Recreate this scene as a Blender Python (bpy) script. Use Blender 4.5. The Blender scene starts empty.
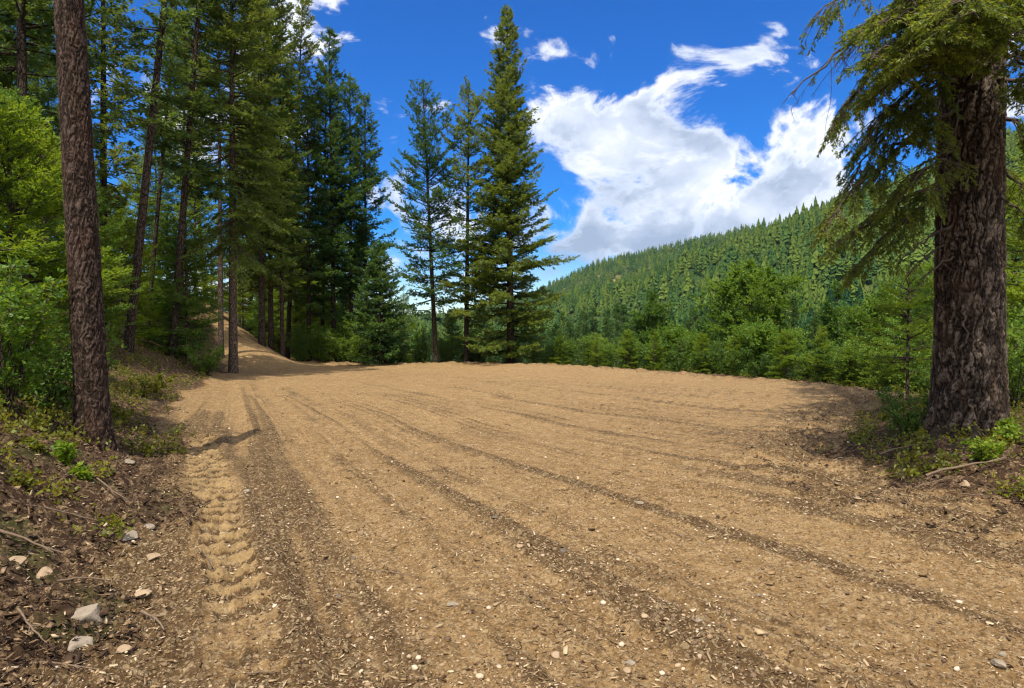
import bpy, math
import numpy as np
from mathutils import Matrix, Vector

SC = bpy.context.scene
COL = SC.collection
R = math.radians
CAM_Z = 1.7
F = 683.0            # focal length in photograph pixels (24 mm lens)
HOR = 330.0          # row of the horizon

# ------------------------------------------------------------------ numerics
def sstep(x, a, b):
    t = np.clip((x - a) / (b - a), 0, 1)
    return t * t * (3 - 2 * t)

def _hash(ix, iy, seed):
    h = (ix.astype(np.int64) * 374761393 + iy.astype(np.int64) * 668265263 + seed * 1442695041) & 0xFFFFFFFF
    h = ((h ^ (h >> 13)) * 1274126177) & 0xFFFFFFFF
    h = ((h ^ (h >> 16)) * 2246822519) & 0xFFFFFFFF
    return (h ^ (h >> 15)) & 0xFFFFFFFF

def perlin(x, y, seed=0):
    x = np.asarray(x, float); y = np.asarray(y, float)
    xi = np.floor(x); yi = np.floor(y)
    fx = x - xi; fy = y - yi
    u = fx * fx * fx * (fx * (fx * 6 - 15) + 10)
    v = fy * fy * fy * (fy * (fy * 6 - 15) + 10)
    def g(dx, dy):
        a = _hash(xi + dx, yi + dy, seed) * (2 * math.pi / 4294967296.0)
        return np.cos(a) * (fx - dx) + np.sin(a) * (fy - dy)
    n0 = g(0, 0) * (1 - u) + g(1, 0) * u
    n1 = g(0, 1) * (1 - u) + g(1, 1) * u
    return (n0 * (1 - v) + n1 * v) * 1.5

def fbm(x, y, octv=4, seed=0, gain=0.5):
    a, s, f = 1.0, 0.0, 1.0
    for i in range(octv):
        s = s + a * perlin(x * f, y * f, seed + i * 17)
        a *= gain; f *= 2.03
    return s

def sd_poly(x, y, pts):
    """signed distance to an open polyline, positive on the left of its direction"""
    best = np.full(x.shape, 1e18); sgn = np.zeros(x.shape)
    for i in range(len(pts) - 1):
        ax, ay = pts[i]; bx, by = pts[i + 1]
        dx, dy = bx - ax, by - ay
        L2 = dx * dx + dy * dy
        t = np.clip(((x - ax) * dx + (y - ay) * dy) / L2, 0, 1)
        px = x - ax - t * dx; py = y - ay - t * dy
        d = px * px + py * py
        s = dx * (y - ay) - dy * (x - ax)
        m = d < best - 1e-9
        best = np.where(m, d, best); sgn = np.where(m, np.sign(s), sgn)
    return np.sqrt(best) * sgn

def along_poly(x, y, pts):
    """(distance, arc length, signed side) to an open polyline"""
    best = np.full(x.shape, 1e18); arc = np.zeros(x.shape); sgn = np.zeros(x.shape)
    acc = 0
    for i in range(len(pts) - 1):
        ax, ay = pts[i]; bx, by = pts[i + 1]
        dx, dy = bx - ax, by - ay
        L = math.hypot(dx, dy)
        t = np.clip(((x - ax) * dx + (y - ay) * dy) / (L * L), 0, 1)
        px = x - ax - t * dx; py = y - ay - t * dy
        d = px * px + py * py
        m = d < best
        best = np.where(m, d, best); arc = np.where(m, acc + t * L, arc)
        sgn = np.where(m, np.sign(dx * (y - ay) - dy * (x - ax)), sgn)
        acc += L
    return np.sqrt(best), arc, sgn

def smax(a, b, k):
    h = np.clip(0.5 + 0.5 * (a - b) / k, 0, 1)
    return b + (a - b) * h + k * h * (1 - h)

# ------------------------------------------------------------------ terrain
FOOT = [(-1.5, -40), (-1.7, 0), (-2.15, 3.3), (-3.0, 6), (-3.9, 7.8), (-5.2, 10), (-8.1, 16.6), (-9.4, 21.5), (-10.6, 26), (-14.6, 33), (-19.6, 40), (-32, 58), (-80, 140)]
EDGE = [(-40, 78), (-14.5, 46), (-10.6, 36.5), (-8.6, 33.6), (0, 33.6), (5.2, 28.2), (9.0, 22), (9.2, 16), (6.5, 12.8), (4.85, 10.1), (3.95, 8.2), (3.8, 6.7), (4.25, 5.7), (5.1, 4.8), (6, 0), (7, -40)]
TRAIL = [(-5.5, 16), (-7.6, 22), (-9.6, 27), (-12.3, 32), (-14.9, 37), (-18, 43), (-22, 50)]

def gp(px, py):
    """ground point seen at a photograph pixel (flat part)"""
    d = CAM_Z * F / (py - HOR)
    return ((px - 512) / F * d, d)

TREAD = [gp(199, 446), gp(208, 490), gp(218, 540), gp(232, 600), gp(262, 690), (-0.85, 2.4)]
PACKED = [  # compacted wheel paths: (pixel path, half width, strength)
    ([(222, 380), (229, 404), (253, 492), (302, 576), (352, 668), (364, 690)], .17, 1.0),
    ([(256, 384), (273, 404), (322, 478), (376, 537), (440, 610), (500, 690)], .15, .9),
    ([(300, 390), (347, 438), (415, 507), (474, 556), (560, 612), (660, 690)], .18, .8),
    ([(400, 385), (520, 430), (700, 505), (880, 570), (1024, 620)], .26, .8),
    ([(330, 378), (500, 405), (720, 455), (1000, 520)], .26, .8),
    ([(420, 366), (600, 378), (760, 395)], .3, .8),
]
LOOSE = [  # ridges of loose dark soil pushed up beside them
    ([(220, 420), (229, 436), (258, 537), (307, 625), (345, 690)], .16, .7),
    ([(246, 380), (259, 394), (284, 470), (330, 540), (374, 590), (410, 640), (432, 690)], .12, .85),
    ([(286, 390), (307, 409), (362, 453), (440, 510), (600, 602), (760, 690)], .14, .75),
    ([(340, 462), (396, 530), (474, 608), (545, 690)], .14, .75),
    ([(400, 400), (560, 470), (760, 550), (1000, 640)], .22, .6),
    ([(380, 372), (560, 388), (740, 412), (880, 436)], .30, .6),
    ([(600, 440), (760, 490), (1000, 570)], .22, .55),
    ([(480, 384), (700, 430), (960, 500)], .2, .5),
]
def spline(p, n=7):
    p = np.array(p, float); q = np.vstack([2 * p[0] - p[1], p, 2 * p[-1] - p[-2]]); out = []
    for i in range(1, len(q) - 2):
        for t in np.arange(n) / n:
            out.append(.5 * (2 * q[i] + (q[i + 1] - q[i - 1]) * t + (2 * q[i - 1] - 5 * q[i] + 4 * q[i + 1] - q[i + 2]) * t * t + (3 * q[i] - q[i - 1] - 3 * q[i + 1] + q[i + 2]) * t ** 3))
    return [tuple(v) for v in out] + [tuple(p[-1])]
PACKED = [(spline([gp(*p) for p in r]), w, d) for r, w, d in PACKED]
LOOSE = [(spline([gp(*p) for p in r]), w * 2.1, d * .38) for r, w, d in LOOSE]

U_NEAR = ([-6, -2, -.16, -.02, .03, .062, .143, .20, .262, .347, .48, .568, .75, 1.15, 2.9, 6],
          [345, 345, 345, 332, 320, 310, 295, 281, 265, 246, 208, 184, 142, 90, 30, 20])
U_FAR = ([-6, -2, -.3, -.09, .03, .061, .126, .224, .28, .338, .42, .57, .8, 2, 6],
         [330, 330, 328, 318, 298, 286, 266, 251, 241, 232, 226, 218, 205, 195, 195])
U_DIST = ([-6, -1, -.5, -.31, -.19, -.12, -.05, .04, .2, 6],
          [320, 300, 296, 304, 311, 317, 318, 326, 330, 330])

def hills(x, y):
    Y = np.maximum(y, 1.0)
    u = x / Y
    front = sstep(y, 20, 120) * sstep(np.hypot(x, y), 60, 160)
    wobn = 22 * fbm(x / 210.0, y / 210.0, 4, 91) - 30 * np.abs(perlin((x - .25 * y) / 95.0 + .4 * perlin(x / 160., y / 160., 93), y / 900.0, 92))
    wob0 = 22 * fbm(x / 210.0, y / 210.0, 4, 91)
    def rid(tab, Yr, Ya, Yb, p, w, wob=wob0):
        zr = (HOR - np.interp(u, *tab)) / F * Yr + CAM_Z
        t = np.clip((Y - Ya) / (Yr - Ya), 0, 1)
        up = (zr + 32) * t ** p
        back = sstep(Y, Yr, Yb)
        return -32 + up * (1 - .75 * back) + w * wob * np.clip(t * 3, 0, 1) * np.clip(4 * (1 - t), 0, 1)
    h = np.maximum(rid(U_NEAR, 850., 150., 1300., 1.12, 1.0, wobn), rid(U_FAR, 1700., 1000., 2400., 1.0, .8))
    h = np.maximum(h, rid(U_DIST, 4600., 2900., 6500., 1.0, .5))
    return -32 + (h + 32) * front

def ground_coarse(x, y):
    x = np.asarray(x, float); y = np.asarray(y, float)
    sL = sd_poly(x, y, FOOT)
    sE = sd_poly(x, y, EDGE)
    zb = 0.28 * (np.sqrt(sL * sL + .5 ** 2) + sL)
    zb = np.where(zb > 1.3, 1.3 + (zb - 1.3) * .36, zb)
    zb = np.where(zb > 4, 4 + 9 * np.tanh((zb - 4) / 12), zb)
    # bank carrying the trail
    s2 = ((x + 9.3) * -.9 + (y - 30.3) * -.43)
    zt = .62 * .5 * (np.sqrt(s2 * s2 + .5) + s2) * sstep(y, 24, 33)
    zt = np.where(zt > 2.0, 2.0 + 2.4 * np.tanh((zt - 2.0) / 2.6), zt) + .10 * np.clip(y - 30, 0, 16) * sstep(s2, .2, 2.2)
    zh = smax(zb, zt, .35)
    # beyond the clearing
    wf = sstep(y, 12, 18)
    so = np.maximum(sE, 0)
    drop = -.21 * (np.sqrt(np.maximum(sE - 1.2, -9) ** 2 + 1.0) + sE - 1.2) / 2 * 1.0
    drop = np.where(sE > -4, drop, 0)
    mound = .34 * sstep(sE, -.35, 1.5) - .10 * np.clip(sE - 3.2, 0, 60)
    ze = wf * drop + (1 - wf) * mound
    lim = sstep(sL, -14, -2) * sstep(y, 20, 34)
    ze = ze * (1 - .75 * lim * sstep(y, 30, 36) * (1 - sstep(y, 60, 120)))
    z = np.maximum(ze, -32) + zh
    z = z + .10 * fbm(x / 7.0, y / 7.0, 3, 5) * sstep(np.hypot(x, y), 3, 12)
    r = np.hypot(x, y)
    zz = np.maximum(z, -30 + 2 * fbm(x / 60., y / 60., 3, 6))
    hz = hills(x, y)
    z = np.where((r > 90) & (y > 20), np.maximum(zz * (1 - sstep(r, 160, 260)) + -32 * sstep(r, 160, 260), hz), zz)
    return z

def cover(x, y):
    """(litter, green, track softness) of the ground surface"""
    sL = sd_poly(x, y, FOOT); sE = sd_poly(x, y, EDGE)
    n = fbm(x / 1.3, y / 1.3, 4, 21)
    dT, _, _ = along_poly(x, y, TRAIL)
    trail = 1 - sstep(dT + .4 * n, 1.2, 2.0)
    trail = trail * sstep(y, 18, 24)
    lit = np.maximum(sstep(sL + .35 * n, -.45, .35), sstep(sE + .35 * n, -.25, .3))
    s2 = ((x + 9.3) * -.9 + (y - 30.3) * -.43)
    lit = np.maximum(lit, sstep(y, 27, 30) * sstep(s2 + .5 * n, .1, .7))
    lit = lit * (1 - trail)
    grn = sstep(fbm(x / .9, y / .9, 4, 33) + .25 * sstep(np.maximum(sL, sE), .3, 2.0) + .4 * sstep(np.maximum(sL, sE), 5, 20) - .3, 0, .5) * lit
    return lit, grn, trail, sL, sE

def ground_fine(x, y):
    z = ground_coarse(x, y)
    r = np.hypot(x, y)
    near = r < 75
    xi = x[near]; yi = y[near]; ri = r[near]
    lit, grn, trail, sL, sE = cover(xi, yi)
    loose = np.zeros(xi.shape)
    dz = np.zeros(xi.shape)
    wobx = .02 * fbm(xi / .8, yi / .8, 3, 41)
    for k, (pts, w, am) in enumerate(LOOSE):
        d, a, _ = along_poly(xi, yi, pts); d = d + wobx
        g = am * (.8 + .35 * perlin(a * .35, a * 0 + k, 50 + k)) * np.exp(-(d / w) ** 2)
        loose += g; dz += .026 * g
    for k, (pts, w, am) in enumerate(PACKED):
        d, a, _ = along_poly(xi, yi, pts); d = d + wobx
        g = am * np.exp(-(d / w) ** 2)
        loose -= .8 * g; dz -= .030 * g
    dirt = 1 - lit
    dz *= dirt
    qy = np.clip(yi, 0, 40) - 3
    ac = (xi + .45 * qy) / (1 - .65 * np.tanh(qy / 13))
    st1 = fbm(ac / .40, yi / 22.0, 4, 161, .65); st2 = fbm(ac / .13, yi / 9.0, 3, 163, .6)
    fst = 1 - .8 * sstep(ri, 13, 24)
    loose += fst * .52 * sstep(st1 + .8 * st2, -.15, .85) - .25 * sstep(-st1 - .4 * st2, .1, .6)
    dz += fst * (.019 * st1 + .008 * st2)
    loose += (.42 * sstep(fbm(ac / .95, yi / 30., 3, 171), -.1, .55) + .22 * sstep(fbm(xi / 1.6, yi / 1.6, 4, 173), 0, .6)) * (1 - .6 * sstep(ri, 14, 26))
    clodp = fbm(xi / .8, yi / .8, 3, 64)
    # crawler print: cross bars pressed into the soil, their light and shade also tinted in
    d, a, s = along_poly(xi, yi, TREAD)
    e = d * s
    pressed_ = np.exp(-(e / .3) ** 4)
    wid = (.17 + .06 * sstep(yi, 5, 8)) * (1 + .10 * perlin(a * 1.1, a * 0, 8))
    inside = 1 - sstep(np.abs(e + .04 * perlin(a * 2, a * 0 + 3, 9)), wid * .78, wid * 1.1)
    ph = (a + .13 * e + .05 * perlin(a * 1.3, e * 2, 12)) / .29
    saw = ph - np.floor(ph)
    bar = sstep(saw, .04, .11) * (1 - sstep(saw, .40, .52))
    keep = sstep(perlin(a * .9, e * 1.5 + 7, 14) + .72, 0, .35) * (1 - .6 * sstep(a, 6.2, 7.4))
    dz += inside * keep * (.056 * bar * (.75 + .6 * fbm(xi / .10, yi / .10, 3, 15)) - .040)
    dz += .03 * np.exp(-((np.abs(e) - wid * 1.35) / .09) ** 2)
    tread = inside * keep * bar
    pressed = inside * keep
    loose += (.55 * np.exp(-((np.abs(e) - wid * 2.3) / .30) ** 2) + 1.5 * inside * keep * (1 - bar)) * sstep(yi, 2, 3)  # loose also darkens the gaps between bars, standing in for their shade
    loose += 1.1 * sstep(sL, -1.35, -.5) * (1 - sstep(yi, 9, 14)) * (1 - pressed_)
    # churned soil beside the track and small clods
    clod = fbm(xi / .16, yi / .16, 4, 61, .6)
    rid = np.abs(fbm(xi / .30, yi / .30, 3, 71))
    rough = (.35 + .9 * np.clip(loose, 0, 1) + 1.6 * lit) * (1 - .65 * pressed)
    edge_rough = np.exp(-((sE + .5) / .9) ** 2)
    dz += .011 * rough * clod + .016 * rough * (.3 - rid) + .0075 * (.7 + .6 * rough) * fbm(xi / .055, yi / .055, 3, 62, .6) * (1 - sstep(ri, 7, 13))
    dz += edge_rough * (1 - lit) * (.06 + .09 * fbm(xi / .5, yi / .5, 4, 77))
    dz += lit * (.05 * fbm(xi / .55, yi / .55, 4, 81, .6))
    dz += .007 * fbm(xi / 1.1, yi / 1.1, 3, 86)
    z[near] = z[near] + dz * (1 - sstep(ri, 50, 75))
    cov = np.zeros(x.shape + (4,)); cov[..., 0] = 1; cov[..., 1] = 1; cov[..., 3] = 0
    streak = fbm(xi / .5, yi / .5, 3, 95)
    cov[near, 0] = lit; cov[near, 1] = grn
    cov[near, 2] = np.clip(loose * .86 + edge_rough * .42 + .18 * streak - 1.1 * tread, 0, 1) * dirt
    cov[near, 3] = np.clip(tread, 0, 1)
    return z, cov

def gz(x, y):
    return float(ground_coarse(np.array([x]), np.array([y]))[0])

# ------------------------------------------------------------------ mesh building
class Buf:
    """collects vertices and faces (quads / triangles) for ONE mesh"""
    def __init__(self):
        self.v = []; self.f = {3: [], 4: []}; self.m = {3: [], 4: []}; self.t = []; self.n = 0
    def add(self, v, f, mat=0, tint=None):
        v = np.asarray(v, np.float32).reshape(-1, 3); f = np.asarray(f, np.int64)
        k = f.shape[1]
        self.v.append(v); self.f[k].append(f + self.n); self.m[k].append(np.full(len(f), mat, np.int32))
        self.t.append(np.full(len(v), .5, np.float32) if tint is None else np.broadcast_to(np.asarray(tint, np.float32), (len(v),)).copy())
        self.n += len(v)
    def mesh(self, name, mats, smooth=True):
        me = bpy.data.meshes.new(name)
        v = np.concatenate(self.v)
        me.vertices.add(len(v)); me.vertices.foreach_set('co', v.ravel())
        idx, starts, tot, mi, st = [], [], [], [], 0
        for k in (3, 4):
            if self.f[k]:
                f = np.concatenate(self.f[k]); m = np.concatenate(self.m[k])
                idx.append(f.ravel()); starts.append(st + np.arange(len(f)) * k); tot.append(np.full(len(f), k)); mi.append(m)
                st += f.size
        idx = np.concatenate(idx); starts = np.concatenate(starts); mi = np.concatenate(mi)
        me.loops.add(len(idx)); me.loops.foreach_set('vertex_index', idx.astype(np.int32))
        me.polygons.add(len(starts)); me.polygons.foreach_set('loop_start', starts.astype(np.int32))
        me.polygons.foreach_set('material_index', mi.astype(np.int32))
        a = me.attributes.new('tint', 'FLOAT', 'POINT'); a.data.foreach_set('value', np.concatenate(self.t))
        me.update(calc_edges=True)
        if smooth:
            me.polygons.foreach_set('use_smooth', np.ones(len(starts), bool))
        for mt in mats: me.materials.append(mt)
        return me

def norm(a):
    return a / np.maximum(np.linalg.norm(a, axis=-1, keepdims=True), 1e-9)

def frames(d, roll=None):
    up = np.zeros_like(d); up[:, 2] = 1
    flat = np.abs(d[:, 2]) > .97
    up[flat] = (1, 0, 0)
    h = norm(np.cross(d, up)); v = np.cross(h, d)
    return h, v

def add_segments(buf, P0, P1, r0, r1, mat=0, sides=4, tint=.5):
    """many tapered sticks at once"""
    P0 = np.asarray(P0, float).reshape(-1, 3); P1 = np.asarray(P1, float).reshape(-1, 3)
    n = len(P0)
    if n == 0: return
    r0 = np.broadcast_to(r0, (n,)); r1 = np.broadcast_to(r1, (n,))
    h, v = frames(norm(P1 - P0))
    a = np.arange(sides) * 2 * math.pi / sides
    ring = np.cos(a)[None, :, None] * h[:, None] + np.sin(a)[None, :, None] * v[:, None]
    V = np.concatenate([P0[:, None] + ring * r0[:, None, None], P1[:, None] + ring * r1[:, None, None]], 1)
    base = np.arange(n)[:, None] * 2 * sides
    fs = [np.stack([base[:, 0] + i, base[:, 0] + (i + 1) % sides, base[:, 0] + sides + (i + 1) % sides, base[:, 0] + sides + i], 1) for i in range(sides)]
    buf.add(V.reshape(-1, 3), np.concatenate(fs), mat, tint)

def add_tube(buf, pts, radii, sides=10, mat=0, tint=.5, cap=True):
    pts = np.asarray(pts, float); n = len(pts)
    t = norm(np.gradient(pts, axis=0))
    h = np.zeros_like(t); ref = np.array([1., 0, 0]) if abs(t[0, 0]) < .9 else np.array([0, 1., 0])
    hh = norm(np.cross(t[0], ref)[None])[0]
    for i in range(n):
        hh = hh - t[i] * np.dot(hh, t[i]); hh = hh / np.linalg.norm(hh); h[i] = hh
    w = np.cross(t, h)
    a = np.arange(sides) * 2 * math.pi / sides
    V = pts[:, None] + (np.cos(a)[None, :, None] * h[:, None] + np.sin(a)[None, :, None] * w[:, None]) * np.asarray(radii)[:, None, None]
    i, j = np.meshgrid(np.arange(n - 1), np.arange(sides), indexing='ij')
    q = np.stack([i * sides + j, i * sides + (j + 1) % sides, (i + 1) * sides + (j + 1) % sides, (i + 1) * sides + j], -1).reshape(-1, 4)
    buf.add(V.reshape(-1, 3), q, mat, tint)
    if cap:
        c = np.vstack([V[-1], pts[-1] + t[-1] * radii[-1] * .4])
        buf.add(c, [[k, (k + 1) % sides, sides] for k in range(sides)], mat, tint)

def add_needles(buf, rng, P0, P1, per_m, length, width, ang=(30, 62), flat=.6, mat=0, tint=None, nmin=3, wide=.5):
    """clothe twigs P0->P1 with lance-shaped blades"""
    P0 = np.asarray(P0, float).reshape(-1, 3); P1 = np.asarray(P1, float).reshape(-1, 3)
    L = np.linalg.norm(P1 - P0, axis=1)
    n = np.maximum(nmin, (L * per_m).astype(int))
    k = np.repeat(np.arange(len(P0)), n)
    m = len(k)
    d = norm(P1 - P0); h, v = frames(d)
    t = rng.random(m) ** .9 * 1.03
    ph = rng.random(m) * 2 * math.pi
    perp = norm(np.cos(ph)[:, None] * h[k] + flat * np.sin(ph)[:, None] * v[k])
    al = np.radians(rng.uniform(ang[0], ang[1], m)) * (1 - .5 * np.clip(t, 0, 1) ** 3)
    dr = d[k] * np.cos(al)[:, None] + perp * np.sin(al)[:, None]
    b = P0[k] + (P1 - P0)[k] * t[:, None]
    ln = length * rng.uniform(.65, 1.25, m) * (1.1 - .35 * t)
    side = norm(np.cross(dr, norm(rng.normal(size=(m, 3)) * .55 + np.array([0, 0, 1.0]))))
    w = width * rng.uniform(.7, 1.3, m) * .5
    mid = b + dr * (ln * wide)[:, None]
    V = np.stack([b, mid + side * w[:, None], b + dr * ln[:, None], mid - side * w[:, None]], 1)
    if tint is None: tint = rng.random(len(P0))
    tt = np.clip(np.asarray(tint)[k] + rng.normal(0, .12, m), 0, 1)
    buf.add(V.reshape(-1, 3), np.arange(m * 4).reshape(-1, 4), mat, np.repeat(tt, 4))

# ------------------------------------------------------------------ materials
class NT:
    def __init__(self, name, block=None):
        self.m = block or bpy.data.materials.new(name); self.m.use_nodes = True
        self.t = self.m.node_tree; self.t.nodes.clear()
        self.out = self.t.nodes.new('ShaderNodeOutputWorld' if block else 'ShaderNodeOutputMaterial')
    def n(self, typ, **kw):
        nd = self.t.nodes.new(typ)
        for k, v in kw.items(): setattr(nd, k, v)
        return nd
    def l(self, a, b): self.t.links.new(a, b)
    def val(self, sock, v):
        if hasattr(v, 'links'): self.l(v, sock)
        elif isinstance(v, (tuple, list)) and len(v) == 3 and len(sock.default_value) == 4: sock.default_value = (*v, 1)
        else: sock.default_value = v
    def math(self, op, a, b=0.0, c=None, clamp=False):
        nd = self.n('ShaderNodeMath', operation=op, use_clamp=clamp)
        self.val(nd.inputs[0], a); self.val(nd.inputs[1], b)
        if c is not None: self.val(nd.inputs[2], c)
        return nd.outputs[0]
    def mix(self, f, a, b, blend='MIX'):
        nd = self.n('ShaderNodeMix', data_type='RGBA', blend_type=blend)
        self.val(nd.inputs[0], f); self.val(nd.inputs[6], a); self.val(nd.inputs[7], b)
        return nd.outputs[2]
    def noise(self, vec, scale, detail=4, rough=.55, dist=0.0):
        nd = self.n('ShaderNodeTexNoise')
        if vec is not None: self.l(vec, nd.inputs['Vector'])
        nd.inputs['Scale'].default_value = scale; nd.inputs['Detail'].default_value = detail
        nd.inputs['Roughness'].default_value = rough; nd.inputs['Distortion'].default_value = dist
        return nd.outputs['Fac']
    def voro(self, vec, scale, feature='F1', out='Distance', rand=1.0):
        nd = self.n('ShaderNodeTexVoronoi', feature=feature)
        if vec is not None: self.l(vec, nd.inputs['Vector'])
        nd.inputs['Scale'].default_value = scale; nd.inputs['Randomness'].default_value = rand
        return nd.outputs[out]
    def ramp(self, f, stops):
        nd = self.n('ShaderNodeValToRGB'); e = nd.color_ramp.elements
        while len(e) < len(stops): e.new(.5)
        for el, (p, c) in zip(e, stops):
            el.position = p; el.color = (*c, 1) if len(c) == 3 else c
        self.val(nd.inputs[0], f)
        return nd.outputs[0]
    def smooth(self, x, a, b):
        nd = self.n('ShaderNodeMapRange', interpolation_type='SMOOTHSTEP')
        self.val(nd.inputs[0], x); nd.inputs[1].default_value = a; nd.inputs[2].default_value = b
        return nd.outputs[0]
    def mapping(self, vec, scale=(1, 1, 1), rot=(0, 0, 0)):
        nd = self.n('ShaderNodeMapping'); self.l(vec, nd.inputs[0])
        nd.inputs['Scale'].default_value = scale; nd.inputs['Rotation'].default_value = rot
        return nd.outputs[0]
    def attr(self, name, out='Fac'):
        return self.n('ShaderNodeAttribute', attribute_name=name).outputs[out]
    def bump(self, h, strength, dist, prev=None):
        nd = self.n('ShaderNodeBump'); self.l(h, nd.inputs['Height'])
        nd.inputs['Strength'].default_value = strength; nd.inputs['Distance'].default_value = dist
        if prev is not None: self.l(prev, nd.inputs['Normal'])
        return nd.outputs[0]
    def bsdf(self, col, rough=.9, spec=.2, normal=None):
        nd = self.n('ShaderNodeBsdfPrincipled')
        self.val(nd.inputs['Base Color'], col); self.val(nd.inputs['Roughness'], rough)
        nd.inputs['Specular IOR Level'].default_value = spec
        if normal is not None: self.l(normal, nd.inputs['Normal'])
        self.l(nd.outputs[0], self.out.inputs[0])
        return nd

def foliage_mat(name, dark, mid, tip, trans=.35, spec=.25, rough=.5, spread=.35):
    M = NT(name)
    t = M.attr('tint')
    oi = M.n('ShaderNodeObjectInfo')
    f = M.math('ADD', M.math('MULTIPLY', t, .8), M.math('MULTIPLY', M.math('SUBTRACT', oi.outputs['Random'], .5), spread), clamp=True)
    f = M.math('ADD', f, .1, clamp=True)
    col = M.ramp(f, [(.0, dark), (.5, mid), (1., tip)])
    d = M.n('ShaderNodeBsdfPrincipled'); M.l(col, d.inputs['Base Color'])
    d.inputs['Roughness'].default_value = rough; d.inputs['Specular IOR Level'].default_value = spec
    tr = M.n('ShaderNodeBsdfTranslucent')
    M.l(M.mix(.55, col, (min(1, tip[0] * 1.6), min(1, tip[1] * 1.5), tip[2] * .6)), tr.inputs[0])
    mx = M.n('ShaderNodeMixShader'); mx.inputs[0].default_value = trans
    M.l(d.outputs[0], mx.inputs[1]); M.l(tr.outputs[0], mx.inputs[2]); M.l(mx.outputs[0], M.out.inputs[0])
    return M.m

def bark_mat(name, dark, light, scale, stretch, bumpd, coord='Object'):
    M = NT(name)
    tc = M.n('ShaderNodeTexCoord')
    v = M.mapping(tc.outputs[coord], (1, 1, stretch))
    w = M.noise(v, scale * .8, 4)
    vv = M.n('ShaderNodeVectorMath', operation='ADD'); M.l(v, vv.inputs[0])
    cx = M.n('ShaderNodeCombineXYZ'); ww = M.math('MULTIPLY', M.math('SUBTRACT', w, .5), .9 / scale)
    for i in range(3): M.l(ww, cx.inputs[i])
    M.l(cx.outputs[0], vv.inputs[1])
    crack = M.smooth(M.voro(vv.outputs[0], scale, 'DISTANCE_TO_EDGE'), .0, .16)
    cell = M.voro(vv.outputs[0], scale, 'F1', 'Color')
    fine = M.noise(v, scale * 5, 6, .65)
    col = M.mix(M.math('MULTIPLY', fine, 1.0), dark, light)
    sc = M.n('ShaderNodeSeparateColor'); M.l(cell, sc.inputs[0])
    col = M.mix(M.math('MULTIPLY', sc.outputs[0], .35), col, tuple(min(1, c * 1.7) for c in light))
    col = M.mix(crack, tuple(c * .35 for c in dark), col)
    h = M.math('ADD', M.math('MULTIPLY', crack, .7), M.math('MULTIPLY', fine, .5))
    M.bsdf(col, .9, .15, M.bump(h, .9, bumpd))
    return M.m

def simple_mat(name, a, b, scale=30, rough=.85, bumpd=.004, random=True, spec=.2):
    M = NT(name)
    tc = M.n('ShaderNodeTexCoord'); n = M.noise(tc.outputs['Object'], scale, 5, .6)
    f = n
    if random:
        f = M.math('ADD', M.math('MULTIPLY', n, .5), M.math('MULTIPLY', M.attr('tint'), .6), clamp=True)
    col = M.mix(f, a, b)
    M.bsdf(col, rough, spec, M.bump(n, .7, bumpd))
    return M.m

def chip_mat(name, stops):
    M = NT(name)
    col = M.ramp(M.attr('tint'), stops)
    M.bsdf(col, .85, .2)
    return M.m

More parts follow.
